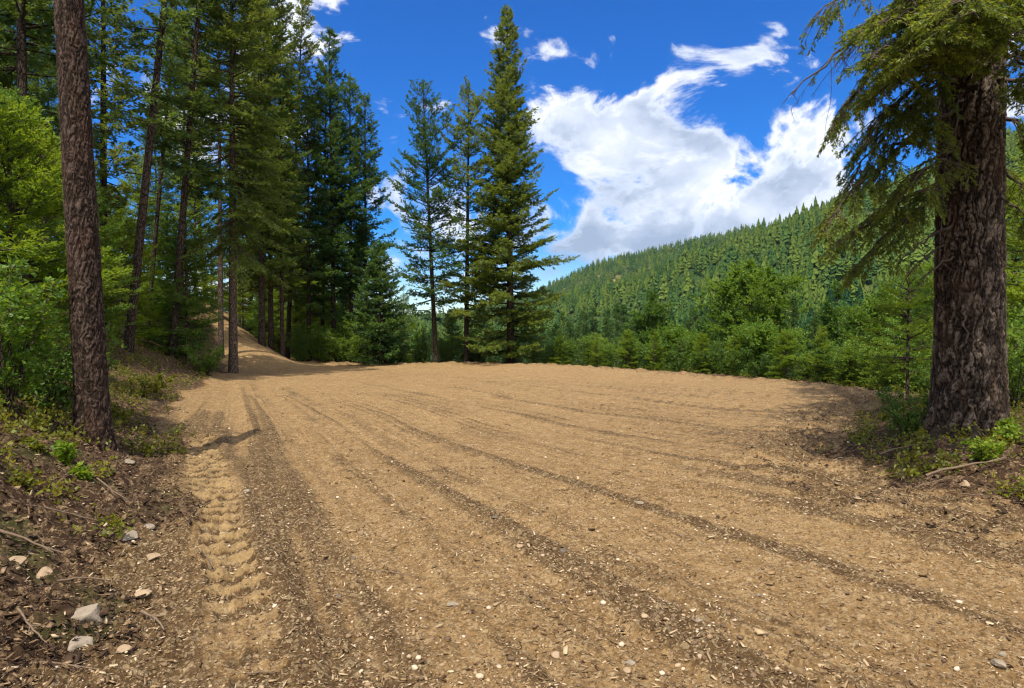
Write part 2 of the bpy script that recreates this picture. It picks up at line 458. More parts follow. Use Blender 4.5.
def ground_mat():
    M = NT('soil and forest floor')
    geo = M.n('ShaderNodeNewGeometry'); P = geo.outputs['Position']
    at = M.n('ShaderNodeAttribute', attribute_name='cover')
    sp = M.n('ShaderNodeSeparateColor'); M.l(at.outputs['Color'], sp.inputs[0])
    lit, grn, loose = sp.outputs[0], sp.outputs[1], sp.outputs[2]
    n1 = M.noise(P, .55, 6, .6); n2 = M.noise(P, 6., 6, .65); n3 = M.noise(P, 45., 6, .7); n4 = M.noise(P, 190., 3, .6)
    dirt = M.ramp(n2, [(.28, (.175, .098, .036)), (.5, (.275, .166, .070)), (.70, (.385, .255, .122))])
    dirt = M.mix(M.math('MULTIPLY', M.smooth(n1, .35, .68), .5), dirt, M.mix(.55, dirt, (.37, .245, .110)))
    dark = M.ramp(n2, [(.3, (.070, .040, .018)), (.55, (.125, .075, .033)), (.75, (.20, .128, .06))])
    dirt = M.mix(M.smooth(M.math('ADD', loose, M.math('MULTIPLY', M.math('SUBTRACT', n3, .5), .9)), .12, .75), dirt, dark)
    grit = M.math('MULTIPLY', M.smooth(n3, .52, .64), .5)
    dirt = M.mix(grit, dirt, M.ramp(n4, [(.38, (.085, .045, .02)), (.62, (.55, .40, .23))]))
    for sc_, lo, hi, am in ((34, .84, .92, .40), (80, .73, .87, .48)):
        vg = M.n('ShaderNodeTexVoronoi', feature='F1'); M.l(M.mapping(P, (1, 1, .3), (0, 0, .6)), vg.inputs['Vector']); vg.inputs['Scale'].default_value = sc_
        cs = M.n('ShaderNodeSeparateColor'); M.l(vg.outputs['Color'], cs.inputs[0])
        dirt = M.mix(M.math('MULTIPLY', M.smooth(cs.outputs[0], lo, hi), am), dirt, (.46, .345, .20))
        dirt = M.mix(M.math('MULTIPLY', M.smooth(cs.outputs[1], lo, hi), am), dirt, (.065, .038, .018))
    dirt = M.mix(M.math('MULTIPLY', M.smooth(M.math('ADD', at.outputs['Alpha'], M.math('MULTIPLY', M.math('SUBTRACT', n3, .5), .6)), .3, .9), .50), dirt, (.38, .262, .122))  # crawler bars painted paler, as if their tops caught the sun
    # litter
    vo = M.n('ShaderNodeTexVoronoi', feature='F1'); M.l(P, vo.inputs['Vector']); vo.inputs['Scale'].default_value = 22
    vs = M.n('ShaderNodeSeparateColor'); M.l(vo.outputs['Color'], vs.inputs[0])
    litc = M.ramp(vs.outputs[0], [(.0, (.040, .023, .013)), (.45, (.105, .066, .037)), (.8, (.19, .125, .07)), (1, (.34, .23, .13))])
    litc = M.mix(M.smooth(n3, .4, .62), litc, (.05, .028, .016))
    grnc = M.ramp(n3, [(.3, (.025, .045, .010)), (.55, (.07, .09, .02)), (.75, (.14, .14, .03))])
    litc = M.mix(M.math('MULTIPLY', grn, .45), litc, grnc)
    col = M.mix(M.smooth(M.math('ADD', lit, M.math('MULTIPLY', M.math('SUBTRACT', n3, .5), .7)), .3, .7), dirt, litc)
    # far hillsides: dry grass between the trees
    sx = M.n('ShaderNodeSeparateXYZ'); M.l(P, sx.inputs[0])
    far = M.smooth(sx.outputs[1], 70, 140)
    fn = M.noise(P, .012, 5, .6)
    fcol = M.ramp(fn, [(.38, (.020, .045, .012)), (.55, (.05, .075, .018)), (.66, (.20, .15, .06)), (.75, (.30, .2, .09))])
    col = M.mix(far, col, fcol)
    h = M.math('ADD', M.math('MULTIPLY', n3, .8), M.math('MULTIPLY', n4, .45))
    b = M.bump(M.voro(P, 28, 'F1'), .25, .012)
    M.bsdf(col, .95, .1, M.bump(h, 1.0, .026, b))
    return M.m

M_GROUND = ground_mat()
M_BARK_PINE = bark_mat('dark furrowed pine bark', (.030, .018, .012), (.125, .085, .062), 26, .32, .02)
M_BARK_BIG = bark_mat('thick scaly bark', (.040, .027, .020), (.17, .125, .095), 17, .30, .03)
M_BARK_FAR = bark_mat('thin dark bark', (.022, .015, .011), (.085, .060, .046), 22, .3, .02)
M_BARK_GREY = bark_mat('grey brown bark', (.05, .035, .026), (.17, .125, .095), 26, .3, .02)
M_WOOD = simple_mat('dead twig wood', (.035, .024, .018), (.11, .08, .06), 40)
M_FIR = foliage_mat('dark fir needles', (0.025, 0.0625, 0.0225), (0.0625, 0.131, 0.0325), (0.163, 0.219, 0.0425), .38)
M_FIR_OLIVE = foliage_mat('olive fir needles', (0.0384, 0.0768, 0.0179), (0.109, 0.173, 0.0333), (0.243, 0.275, 0.0512), .42)
M_FIR_DEEP = foliage_mat('deep green fir needles', (.020, .056, .022), (.052, .122, .036), (.13, .20, .044), .38)
M_YOUNG = foliage_mat('bright young fir needles', (.06, .125, .010), (.14, .235, .018), (.27, .34, .030), .46)
M_LEAF = foliage_mat('fresh green leaves', (.048, .115, .014), (.105, .20, .022), (.22, .31, .040), .45, .3, .45)
M_LEAF_DARK = foliage_mat('mid green leaves', (.034, .090, .016), (.072, .155, .022), (.15, .235, .034), .42, .3, .45)
M_BIGFIR = foliage_mat('needles of the big fir', (.035, .075, .012), (.095, .15, .020), (.25, .28, .035), .42)
M_HILL = foliage_mat('hillside conifer needles', (.006, .027, .014), (.022, .072, .021), (.105, .155, .024), .15, .1, .8, .9)
M_COVER = foliage_mat('low ground plants', (0.055, 0.0935, 0.011), (0.132, 0.154, 0.0176), (0.264, 0.22, 0.0275), .4)
M_ROCK = simple_mat('pale grey rock', (.13, .10, .07), (.36, .30, .225), 14, .9, .02, False)
M_ROCK_TAN = simple_mat('tan rock', (.22, .15, .09), (.42, .31, .20), 14, .9, .02, False)
M_ROCK_DARK = simple_mat('dark grey rock', (.06, .048, .038), (.19, .155, .12), 16, .9, .02, False)
M_STICK = simple_mat('weathered stick', (.06, .038, .024), (.25, .18, .12), 30, .9, .006, False)
M_CHIP = chip_mat('wood chips', [(.0, (.09, .052, .026)), (.4, (.22, .14, .068)), (.75, (.36, .25, .135)), (1, (.52, .41, .26))])
M_PEB = chip_mat('gravel', [(.0, (.10, .065, .04)), (.4, (.25, .165, .09)), (.8, (.40, .29, .18)), (1, (.60, .50, .38))])
M_DEAD = chip_mat('dead leaves and bark flakes', [(.0, (.030, .017, .010)), (.5, (.085, .048, .026)), (.85, (.22, .14, .075)), (1, (.44, .33, .21))])

# ------------------------------------------------------------------ linking
def link(name, data, parent=None, loc=(0, 0, 0), rz=0.0):
    o = bpy.data.objects.new(name, data); COL.objects.link(o)
    o.location = loc; o.rotation_euler = (0, 0, rz)
    if parent is not None: o.parent = parent
    return o

def tag(o, label=None, cat=None, group=None, kind=None):
    for k, v in (('label', label), ('category', cat), ('group', group), ('kind', kind)):
        if v: o[k] = v
    return o

def copy_thing(o):
    c = o.copy(); COL.objects.link(c)
    for ch in o.children:
        d = ch.copy(); COL.objects.link(d); d.parent = c
        for g in ch.children:
            e = g.copy(); COL.objects.link(e); e.parent = d
    return c

# ------------------------------------------------------------------ the ground
def build_ground():
    front = np.linspace(-math.radians(45), math.radians(45), 1040)
    back = np.linspace(math.radians(45), math.radians(315), 240)[1:-1]
    th = np.concatenate([front, back])
    ypx = np.arange(700, 20, -.85)
    r = CAM_Z * F / ypx
    r = np.concatenate([np.linspace(.2, r[0], 10)[:-1], r, np.geomspace(r[-1], 9000, 130)[1:]])
    T, RR = np.meshgrid(th, r)
    X = np.sin(T) * RR; Y = np.cos(T) * RR
    Z, C = ground_fine(X, Y)
    nr, nt = X.shape
    b = Buf()
    i, j = np.meshgrid(np.arange(nr - 1), np.arange(nt), indexing='ij')
    j2 = (j + 1) % nt
    q = np.stack([i * nt + j, i * nt + j2, (i + 1) * nt + j2, (i + 1) * nt + j], -1).reshape(-1, 4)[:, ::-1]
    b.add(np.stack([X, Y, Z], -1), q)
    cz = float(Z[0].mean())
    b.add(np.vstack([np.stack([X[0], Y[0], Z[0]], -1), [[0, 0, cz]]]), [[k, nt, (k + 1) % nt] for k in range(nt)])
    me = b.mesh('ground', [M_GROUND])
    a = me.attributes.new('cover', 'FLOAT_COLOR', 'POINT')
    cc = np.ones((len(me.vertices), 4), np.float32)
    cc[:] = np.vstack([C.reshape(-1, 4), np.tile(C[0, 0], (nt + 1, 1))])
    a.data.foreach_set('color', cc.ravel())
    return tag(link('ground', me), kind='structure')
GROUND = build_ground()

# ------------------------------------------------------------------ plant builders
def conifer(seed, H, cb, Rm, r0, step=.42, nb=5, droop=.3, shape=.85, nl=.13, nw=.045, per_m=26, gap=.15, ragged=.3,
            mat=M_FIR, bark=M_BARK_FAR, dead=0, bend=.0, twig=.45, tmax=.8, up=.25, sides=9, top_el=.75, flat=.5):
    rng = np.random.default_rng(seed)
    tb, cbuf = Buf(), Buf()
    n = 16
    z = np.linspace(-.35, H, n)
    ox = bend * np.sin(z / H * 2.6 + rng.random() * 6) * (z / H); oy = bend * np.cos(z / H * 2.1 + rng.random() * 6) * (z / H)
    rad = r0 * np.clip(1 - z / H, 0, 1) ** .8 + .012
    rad *= 1 + .28 * np.exp(-np.maximum(z, 0) / (1.1 * r0 + .02))
    add_tube(tb, np.stack([ox, oy, z], 1), rad, sides)
    hs, h = [], cb
    while h < H - .12:
        hs.append(h); rel = (h - cb) / (H - cb)
        h += step * (1 - .45 * rel) * rng.uniform(.75, 1.25)
    hs = np.array(hs)
    cnt = np.maximum(3, np.round(rng.normal(nb, .9, len(hs))).astype(int))
    hb = np.repeat(hs, cnt) + rng.normal(0, step * .18, cnt.sum())
    hb = np.clip(hb, cb * .9, H - .08)
    rel = np.clip((hb - cb) / (H - cb), 0, 1)
    az = rng.random(len(hb)) * 2 * math.pi
    gust = 1 + ragged * .8 * perlin(hb * .9, az * 1.2, seed)
    L = Rm * ((1 - rel) ** shape) * rng.uniform(1 - ragged, 1 + .6 * ragged, len(hb)) * gust + .10
    L = np.where(rel < .12, L * rng.uniform(.55, 1.0, len(hb)), L)
    e0 = -droop * (1 - rel) ** 1.1 + top_el * rel ** 1.15 + rng.normal(0, .08, len(hb))
    e1 = up + rng.normal(0, .06, len(hb))
    bx = np.interp(hb, z, ox); by = np.interp(hb, z, oy)
    def pos(k, t):
        rr = L[k] * t
        return np.stack([bx[k] + np.cos(az[k]) * rr, by[k] + np.sin(az[k]) * rr, hb[k] + L[k] * (e0[k] * t + e1[k] * t * t)], -1)
    K = np.arange(len(hb))
    ts = [0, .35, .7, 1.0]
    br = .008 + .013 * L
    for a, b_ in zip(ts[:-1], ts[1:]):
        add_segments(cbuf, pos(K, a), pos(K, b_), br * (1.05 - a), br * (1.05 - b_), 1, 3)
    # twigs
    nt = np.maximum(2, (L * .86 / gap).astype(int)) * 2
    k = np.repeat(K, nt)
    t = .14 + .86 * rng.random(len(k)) ** .85
    sgn = np.where(rng.random(len(k)) < .5, -1, 1)
    P0 = pos(k, t)
    tang = pos(k, np.minimum(t + .02, 1.05)) - pos(k, t - .02); tang = norm(tang)
    a2 = sgn * np.radians(rng.uniform(38, 68, len(k)))
    ca, sa = np.cos(a2), np.sin(a2)
    d = np.stack([tang[:, 0] * ca - tang[:, 1] * sa, tang[:, 0] * sa + tang[:, 1] * ca, tang[:, 2] + rng.normal(-.12, .16, len(k))], 1)
    d = norm(d)
    tl = np.minimum(tmax, twig * L[k] * (1.03 - t) + .10 + .05 * rng.random(len(k))) * rng.uniform(.7, 1.15, len(k))
    P1 = P0 + d * tl[:, None]
    tip0 = pos(K, .82); tip1 = pos(K, 1.08)
    P0 = np.vstack([P0, tip0]); P1 = np.vstack([P1, tip1])
    kk = np.concatenate([k, K])
    bt = rng.random(len(hb))
    tint = np.clip(.5 * bt[kk] + .5 * rng.random(len(kk)) + .25 * (np.concatenate([t, np.ones(len(K))]) - .6), 0, 1)
    add_needles(cbuf, rng, P0, P1, per_m, nl, nw, mat=0, tint=tint, flat=flat)
    # leader
    add_needles(cbuf, rng, [[ox[-1], oy[-1], H - .45]], [[ox[-1], oy[-1], H + .12]], per_m * 2, nl, nw, mat=0, flat=1)
    if dead:
        m = dead
        hd = rng.uniform(.12 * cb, cb, m); ad = rng.random(m) * 6.28; Ld = rng.uniform(.25, 1.0, m) * min(1.2, Rm)
        A = np.stack([np.interp(hd, z, ox), np.interp(hd, z, oy), hd], 1)
        Bp = A + np.stack([np.cos(ad) * Ld, np.sin(ad) * Ld, -Ld * rng.uniform(0, .45, m)], 1)
        add_segments(tb, A, Bp, .014, .004, 0, 3)
    tm = tb.mesh('trunk', [bark]); cm = cbuf.mesh('crown', [mat, bark])
    return tm, cm

def broadleaf(seed, H, W, r0, leaf=.11, lw=.06, limbs=16, per_m=30, mat=M_LEAF, bark=M_BARK_GREY, base=.18, round_=1.0):
    rng = np.random.default_rng(seed)
    tb, cb = Buf(), Buf()
    z = np.linspace(-.3, H * .86, 9)
    ox = .12 * np.sin(z * 1.1 + rng.random() * 6) * z / H; oy = .12 * np.sin(z * .9 + rng.random() * 6) * z / H
    add_tube(tb, np.stack([ox, oy, z], 1), r0 * (1 - z / H * .9) * (1 + .4 * np.exp(-np.maximum(z, 0) / .2)), 8)
    n = limbs
    h = H * (base + (.80 - base) * np.sort(rng.random(n)))
    rel = h / H
    az = np.arange(n) * 2.4 + rng.random(n) * .8
    Lr = W * .5 * np.sin(np.clip((rel + .08), 0, 1) * math.pi) ** .6 * rng.uniform(.7, 1.1, n)
    A = np.stack([np.interp(h, z, ox), np.interp(h, z, oy), h], 1)
    dz = rng.uniform(.25, .75, n) + .4 * rel
    d0 = norm(np.stack([np.cos(az), np.sin(az), dz], 1))
    Bp = A + d0 * Lr[:, None]
    A = np.vstack([A, [[ox[-1], oy[-1], z[-1]]]]); Bp = np.vstack([Bp, [[ox[-1], oy[-1], H * .93]]]); Lr = np.append(Lr, H * .1)
    add_segments(cb, A, Bp, r0 * .35, r0 * .12, 1, 4)
    m = 9
    k = np.repeat(np.arange(n + 1), m); t = .25 + .75 * rng.random(len(k))
    S0 = A[k] + (Bp - A)[k] * t[:, None]
    sd = norm(norm(Bp - A)[k] * .7 + rng.normal(size=(len(k), 3)) * .7 + np.array([0, 0, .25]))
    S1 = S0 + sd * (Lr[k] * .45 * rng.uniform(.6, 1.2, len(k)) + .12)[:, None]
    add_segments(cb, S0, S1, r0 * .12, r0 * .05, 1, 3)
    q = 7
    kk = np.repeat(np.arange(len(k)), q); t = .1 + .95 * rng.random(len(kk))
    T0 = S0[kk] + (S1 - S0)[kk] * t[:, None]
    td = norm(sd[kk] * .6 + rng.normal(size=(len(kk), 3)) * .8 + np.array([0, 0, .15]))
    T1 = T0 + td * (np.linalg.norm(S1 - S0, axis=1)[kk] * .5 + .10)[:, None]
    tint = np.clip(.55 * rng.random(len(k))[kk] + .45 * rng.random(len(kk)), 0, 1)
    add_needles(cb, rng, T0, T1, per_m, leaf, lw, ang=(30, 85), flat=1, mat=0, tint=tint, wide=.45)
    return tb.mesh('trunk', [bark]), cb.mesh('crown', [mat, bark])

def shrub(seed, H, W, stems=9, leaf=.07, lw=.034, per_m=42, mat=M_LEAF, bark=M_BARK_GREY, side=9, arch=.25):
    rng = np.random.default_rng(seed)
    sb, fb = Buf(), Buf()
    az = np.arange(stems) * 2.4 + rng.random(stems); ln = rng.uniform(.65, 1.08, stems)
    spread = rng.uniform(.15, 1.0, stems) * W * .5
    P = lambda k, t: np.stack([np.cos(az[k]) * spread[k] * t ** .8, np.sin(az[k]) * spread[k] * t ** .8,
                               H * ln[k] * (t * (1 + arch) - arch * t * t * (.6 + spread[k] / W)) - .06], -1)
    K = np.arange(stems)
    tt = np.linspace(0, 1, 6)
    for a, b_ in zip(tt[:-1], tt[1:]):
        add_segments(sb, P(K, a), P(K, b_), .012 * H ** .5 * (1.05 - a), .012 * H ** .5 * (1.05 - b_), 0, 4)
    k = np.repeat(K, side * 2); t = .12 + .88 * rng.random(len(k))
    S0 = P(k, t)
    a2 = rng.random(len(k)) * 6.28
    sd = norm(np.stack([np.cos(a2), np.sin(a2), rng.uniform(-.1, .75, len(k))], 1))
    S1 = S0 + sd * (H * rng.uniform(.10, .26, len(k)) * (1.2 - .6 * t))[:, None]
    add_segments(fb, S0, S1, .004 * H ** .5, .002, 1, 3)
    q = 3
    kk = np.repeat(np.arange(len(k)), q)
    T0 = S0[kk] + (S1 - S0)[kk] * rng.uniform(.2, 1, len(kk))[:, None]
    td = norm(sd[kk] + rng.normal(size=(len(kk), 3)) * .7)
    T1 = T0 + td * (H * rng.uniform(.05, .12, len(kk)))[:, None]
    tint = np.clip(.5 * rng.random(stems)[k][kk] + .5 * rng.random(len(kk)), 0, 1)
    add_needles(fb, rng, np.vstack([T0, S0]), np.vstack([T1, S1]), per_m, leaf, lw, ang=(35, 85), flat=.8, mat=0,
                tint=np.concatenate([tint, rng.random(len(k))]), wide=.45)
    return sb.mesh('stem', [bark]), fb.mesh('foliage', [mat, bark])

def plant(name, label, cat, meshes, loc, rz=0.0, s=1.0, lean=(0, 0), group=None, parts=('trunk', 'crown')):
    o = link(name, None, None, loc, rz)
    o.empty_display_size = .3
    tag(o, label, cat, group)
    for nm, me in zip(parts, meshes): link(nm, me, o)
    set_pose(o, rz, s, lean)
    return o

def set_pose(o, rz, s, lean=(0, 0)):
    """lean = (sideways, forward) tilt in radians in world axes, after a turn rz about the stem"""
    m = Matrix.Rotation(lean[0], 3, 'Y') @ Matrix.Rotation(-lean[1], 3, 'X') @ Matrix.Rotation(rz, 3, 'Z')
    o.rotation_euler = m.to_euler(); o.scale = (s, s, s) if np.isscalar(s) else s

def at(px, d, dz=-.03):
    x = (px - 512) / F * d
    return (x, d, gz(x, d) + dz)

def ht(px, top, d):
    """height above the ground of something whose top shows at row TOP"""
    x = (px - 512) / F * d
    return CAM_Z + (HOR - top) / F * d - gz(x, d)

ORD = 'first second third fourth fifth sixth seventh eighth ninth tenth eleventh twelfth thirteenth fourteenth fifteenth sixteenth seventeenth eighteenth nineteenth twentieth'.split()
def nth(i):
    return ORD[i] if i < len(ORD) else '%d%s' % (i + 1, {1: 'st', 2: 'nd', 3: 'rd'}.get((i + 1) % 10, 'th'))

# ------------------------------------------------------------------ the two near trunks
def bark_trunk(seed, H, rad, cols, rows, zfine, amp, plate, lean=(0, 0), lobes=0.0, bow=0.0, mats=None):
    """a trunk whose plates and furrows are real relief"""
    z = np.concatenate([np.linspace(-.25, zfine, rows), np.linspace(zfine, H, 26)[1:]])
    A = np.linspace(0, 2 * math.pi, cols, endpoint=False) + math.pi / 2      # the seam faces away
    T, Z = np.meshgrid(A, z)
    r = rad(Z)
    s = T * float(np.mean(rad(np.array([1.5]))))
    wob = .05 * fbm(s / .12, Z / .2, 3, seed)
    a = np.abs(perlin((s + wob) / plate, (Z + wob * 2) / (plate * 4.4), seed + 3))
    b = np.abs(perlin((s + wob) / (plate * .47), Z / (plate * 1.3), seed + 9))
    fur = np.minimum(a * 2.2, 1) * .65 + np.minimum(b * 2.4, 1) * .35
    scale = fbm(s / (plate * .3), Z / (plate * .5), 4, seed + 21)
    rel = amp * (fur - .7 + .22 * scale)
    rr = r + rel
    if lobes:
        k = np.exp(-np.maximum(Z, 0) / .28)
        rr *= 1 + k * (lobes * (.5 + .5 * np.sin(T * 5 + .7 + .8 * np.sin(T * 2))) + .12 * lobes * fbm(T * 2, Z * 3, 2, seed + 30))
    X = np.cos(T) * rr + lean[0] * Z + bow * np.sin(Z * .9 + 1); Y = np.sin(T) * rr + lean[1] * Z
    Zz = Z + .02 * fbm(s / .2, Z / .2, 2, seed + 40)
    n, m = X.shape
    i, j = np.meshgrid(np.arange(n - 1), np.arange(m), indexing='ij')
    q = np.stack([i * m + j, i * m + (j + 1) % m, (i + 1) * m + (j + 1) % m, (i + 1) * m + j], -1).reshape(-1, 4)
    bf = Buf(); tint = np.clip(fur + .3 * scale, 0, 1)
    bf.add(np.stack([X, Y, Zz], -1), q, 0, tint.ravel())
    return bf.mesh('trunk', mats)

def relief_bark(name, deep, mid, top):
    M = NT(name)
    tc = M.n('ShaderNodeTexCoord'); v = M.mapping(tc.outputs['Object'], (1, 1, .35))
    f = M.noise(v, 70, 6, .7); g = M.noise(v, 3.0, 4, .6)
    t = M.math('ADD', M.math('MULTIPLY', M.attr('tint'), .75), M.math('MULTIPLY', M.math('SUBTRACT', f, .5), .9))
    col = M.ramp(t, [(.15, deep), (.5, mid), (.9, top)])
    col = M.mix(M.math('MULTIPLY', M.smooth(g, .5, .7), .4), col, tuple(c * k for c, k in zip(mid, (1.5, 1.15, .9))))
    M.bsdf(col, .9, .15, M.bump(f, .9, .012))
    return M.m
M_RB_PINE = relief_bark('furrowed brown bark', (.010, .006, .004), (.046, .029, .021), (.14, .10, .08))
M_RB_BIG = relief_bark('scaly grey brown bark', (.010, .007, .005), (.060, .043, .031), (.23, .18, .14))

BT = Vector((5.68, 8.5, gz(5.68, 8.5)))
t = link('big_fir', None, None, BT); tag(t, 'massive old fir with thick scaly bark standing on the right rim', 'tree')
big = t
brad = lambda z: np.interp(z, [-.3, 0, .25, .6, 1.2, 4, 7, 12, 20, 26], [.48, .43, .41, .395, .375, .355, .335, .28, .14, .03])
link('trunk', bark_trunk(5, 26, brad, 300, 430, 6.2, .036, .066, (.006, .01), .16, .008, [M_RB_BIG]), big)

def limb(seed, P0, P1, sag, sub_gap=.105, sub=(.30, .72), droop=.24, r0=.028, per_m=120, nl=.056, nw=.014, bare=0.0, green=1.0, mat=M_BIGFIR, start=.12, hang=0, sharp=1.0):
    """one drooping bough: wood, side shoots, twigs and needles"""
    rng = np.random.default_rng(seed)
    P0 = np.array(P0, float); P1 = np.array(P1, float)
    ctrl = P0 * .5 + P1 * .5 + np.array([0, 0, sag])
    Q = lambda t: ((1 - t) ** 2)[:, None] * P0 + (2 * t * (1 - t))[:, None] * ctrl + (t ** 2)[:, None] * P1
    L = np.linalg.norm(P1 - P0)
    tt = np.linspace(0, 1, 14)
    b = Buf()
    pts = Q(tt); pts[1:-1] += rng.normal(0, .012 * L, (12, 3))
    add_tube(b, pts, r0 * (1.04 - tt) ** .8 + .0025, 6, 1)
    ns = int(L / sub_gap) * 2
    t = start + (1 - start) * np.sort(rng.random(ns)); sg = np.where(rng.random(ns) < .5, -1, 1)
    S0 = np.stack([np.interp(t, tt, pts[:, i]) for i in range(3)], 1)
    tg = norm(Q(np.minimum(t + .03, 1.0)) - Q(t - .03))
    a = sg * np.radians(rng.uniform(35, 70, ns))
    d = np.stack([tg[:, 0] * np.cos(a) - tg[:, 1] * np.sin(a), tg[:, 0] * np.sin(a) + tg[:, 1] * np.cos(a), tg[:, 2] * .6 + rng.normal(-.1, .15, ns)], 1); d = norm(d)
    ln = rng.uniform(*sub, ns) * (1.15 - .75 * t ** 2 * sharp) * np.clip(.35 + 2.2 * t, 0, 1)
    dv = lambda k, u: S0[k] + d[k] * (ln[k] * u)[:, None] - np.array([0, 0, 1.0]) * (droop * ln[k] * u ** 1.7)[:, None]
    K = np.arange(ns)
    us = [0, .35, .7, 1.0]
    for u0, u1 in zip(us[:-1], us[1:]):
        add_segments(b, dv(K, np.full(ns, u0)), dv(K, np.full(ns, u1)), .0065 * (1.1 - u0), .0065 * (1.1 - u1), 1, 3)
    nt = np.maximum(2, (ln / .052).astype(int))
    k = np.repeat(K, nt); u = .12 + .88 * rng.random(len(k)); s2 = np.where(rng.random(len(k)) < .5, -1, 1)
    T0 = dv(k, u)
    g = norm(dv(k, np.minimum(u + .05, 1.02)) - dv(k, u - .05))
    a = s2 * np.radians(rng.uniform(35, 65, len(k)))
    td = norm(np.stack([g[:, 0] * np.cos(a) - g[:, 1] * np.sin(a), g[:, 0] * np.sin(a) + g[:, 1] * np.cos(a), g[:, 2] + rng.normal(-.12, .22, len(k))], 1))
    tl = (.22 * ln[k] * (1.15 - u) + .055) * rng.uniform(.7, 1.3, len(k))
    T1 = T0 + td * tl[:, None]
    leafy = rng.random(len(k)) < np.where(t[k] < bare, .06, green)
    add_segments(b, T0, T1, .0028, .0015, 1, 3)
    E0, E1 = dv(K, np.full(ns, .55)), dv(K, np.full(ns, 1.06))
    el = rng.random(ns) < np.where(t < bare, .05, green)
    tint = np.clip(.45 * rng.random(ns)[k] + .55 * rng.random(len(k)), 0, 1)
    add_needles(b, rng, np.vstack([T0[leafy], E0[el]]), np.vstack([T1[leafy], E1[el]]), per_m, nl, nw, (28, 58), .55, 0,
                np.concatenate([tint[leafy], rng.random(el.sum())]))
    if hang:
        h0 = Q(rng.uniform(.4, 1, hang)); hl = rng.uniform(.3, 1.1, hang)
        prev = h0
        for q in range(5):
            nx = prev + np.stack([rng.normal(0, .03, hang), rng.normal(0, .03, hang), -hl / 5], 1)
            add_segments(b, prev, nx, .004 - q * .0005, .0035 - q * .0005, 1, 3); prev = nx
            add_segments(b, prev, prev + rng.normal(0, .05, (hang, 3)), .002, .001, 1, 3)
    return b.mesh('branch', [mat, M_WOOD])

def pix(px, py, d):
    return np.array([(px - 512) / F * d, d, CAM_Z + (HOR - py) / F * d])
def on_trunk(z, toward):
    a = math.atan2(toward[1] - BT.y, toward[0] - BT.x); r = float(brad(np.array([z - BT.z]))[0]) * .8
    return np.array([BT.x + math.cos(a) * r, BT.y + math.sin(a) * r, z])
LIMBS = [  # (height on the trunk, tip as px/row/distance, sag, keyword options)
    (5.9, (790, 96, 7.6), .35, dict(bare=.98, green=.05, sub=(.35, .8), sub_gap=.17, droop=.45, hang=10, r0=.034)),
    (6.3, (812, 20, 7.8), .5, dict(bare=.55, green=.85, droop=.6)),
    (5.7, (828, 132, 8.0), .55, dict(bare=.5, green=.9, droop=.6)),
    (5.2, (868, 62, 6.3), .25, dict()), (5.5, (885, 20, 5.9), .3, dict()), (5.4, (935, 34, 5.6), .3, dict()), (5.5, (975, 22, 5.3), .3, dict()),
    (5.3, (1018, 40, 5.6), .3, dict()), (5.5, (1075, 20, 5.9), .3, dict()), (5.8, (910, -20, 5.8), .3, dict()), (5.9, (1000, -30, 5.4), .3, dict()),
    (5.6, (850, 40, 7.0), .4, dict()), (5.2, (1040, 90, 6.4), .3, dict()), (5.7, (955, 5, 5.0), .25, dict()), (5.3, (915, 55, 6.0), .25, dict()), (4.4, (822, 232, 7.6), .4, dict(droop=.4)), 
    (5.0, (872, 100, 7.2), .35, dict()), (5.1, (895, 70, 6.8), .35, dict()), (4.9, (858, 150, 7.7), .4, dict(droop=.45)),
    (4.75, (845, 190, 7.9), .45, dict(droop=.45)), 
    (3.55, (828, 250, 8.1), .18, dict(droop=.35)), (3.4, (850, 272, 8.6), .16, dict(droop=.35)), (3.7, (905, 190, 7.6), .3, dict(droop=.6, green=.7)),
    (4.6, (905, 120, 9.6), .3, dict()), (5.0, (880, 60, 9.8), .3, dict()),
    (4.7, (1060, 120, 7.6), .3, dict(droop=.45)), (4.3, (1070, 190, 8.0), .35, dict(droop=.45)), (3.9, (1050, 240, 9.2), .3, dict(droop=.6, green=.8)), (5.0, (1085, 70, 8.4), .3, dict()),
    (3.0, (893, 268, 8.0), .12, dict(bare=1.1, green=0, sub=(.1, .3), sub_gap=.25, r0=.016)), (2.75, (898, 292, 8.3), .25, dict(bare=1.1, green=0, sub=(.1, .3), sub_gap=.3, r0=.014)),
    (2.6, (908, 300, 7.9), .2, dict(bare=1.1, green=0, sub=(.1, .25), sub_gap=.3, r0=.012)), (3.3, (1030, 222, 7.8), .1, dict(bare=1.1, green=0, sub=(.1, .3), sub_gap=.3, r0=.014)),
    (3.9, (906, 178, 7.8), .1, dict(bare=.9, green=.4, sub=(.2, .5), sub_gap=.2, r0=.016)), (4.5, (938, 262, 7.9), 1.0, dict(bare=1.1, green=.05, sub=(.1, .35), sub_gap=.22, r0=.013)),
]
for i, (z0, tip, sag, kw) in enumerate(LIMBS):
    P1 = pix(*tip); P0 = on_trunk(z0, P1)
    bt = np.array(BT)
    o = link('branch', limb(300 + i, P0 - bt, P1 - bt, sag, **kw), big)
    if kw.get('green', 1) < .3: o['label'] = 'bare dead branch with thin hanging twigs'
_, crown = conifer(77, 26, 6.4, 1.8, .3, .75, 4, .30, .75, .16, .05, 22, .16, .25, M_BIGFIR, M_BARK_FAR)
link('crown', crown, big)
rng = np.random.default_rng(8)
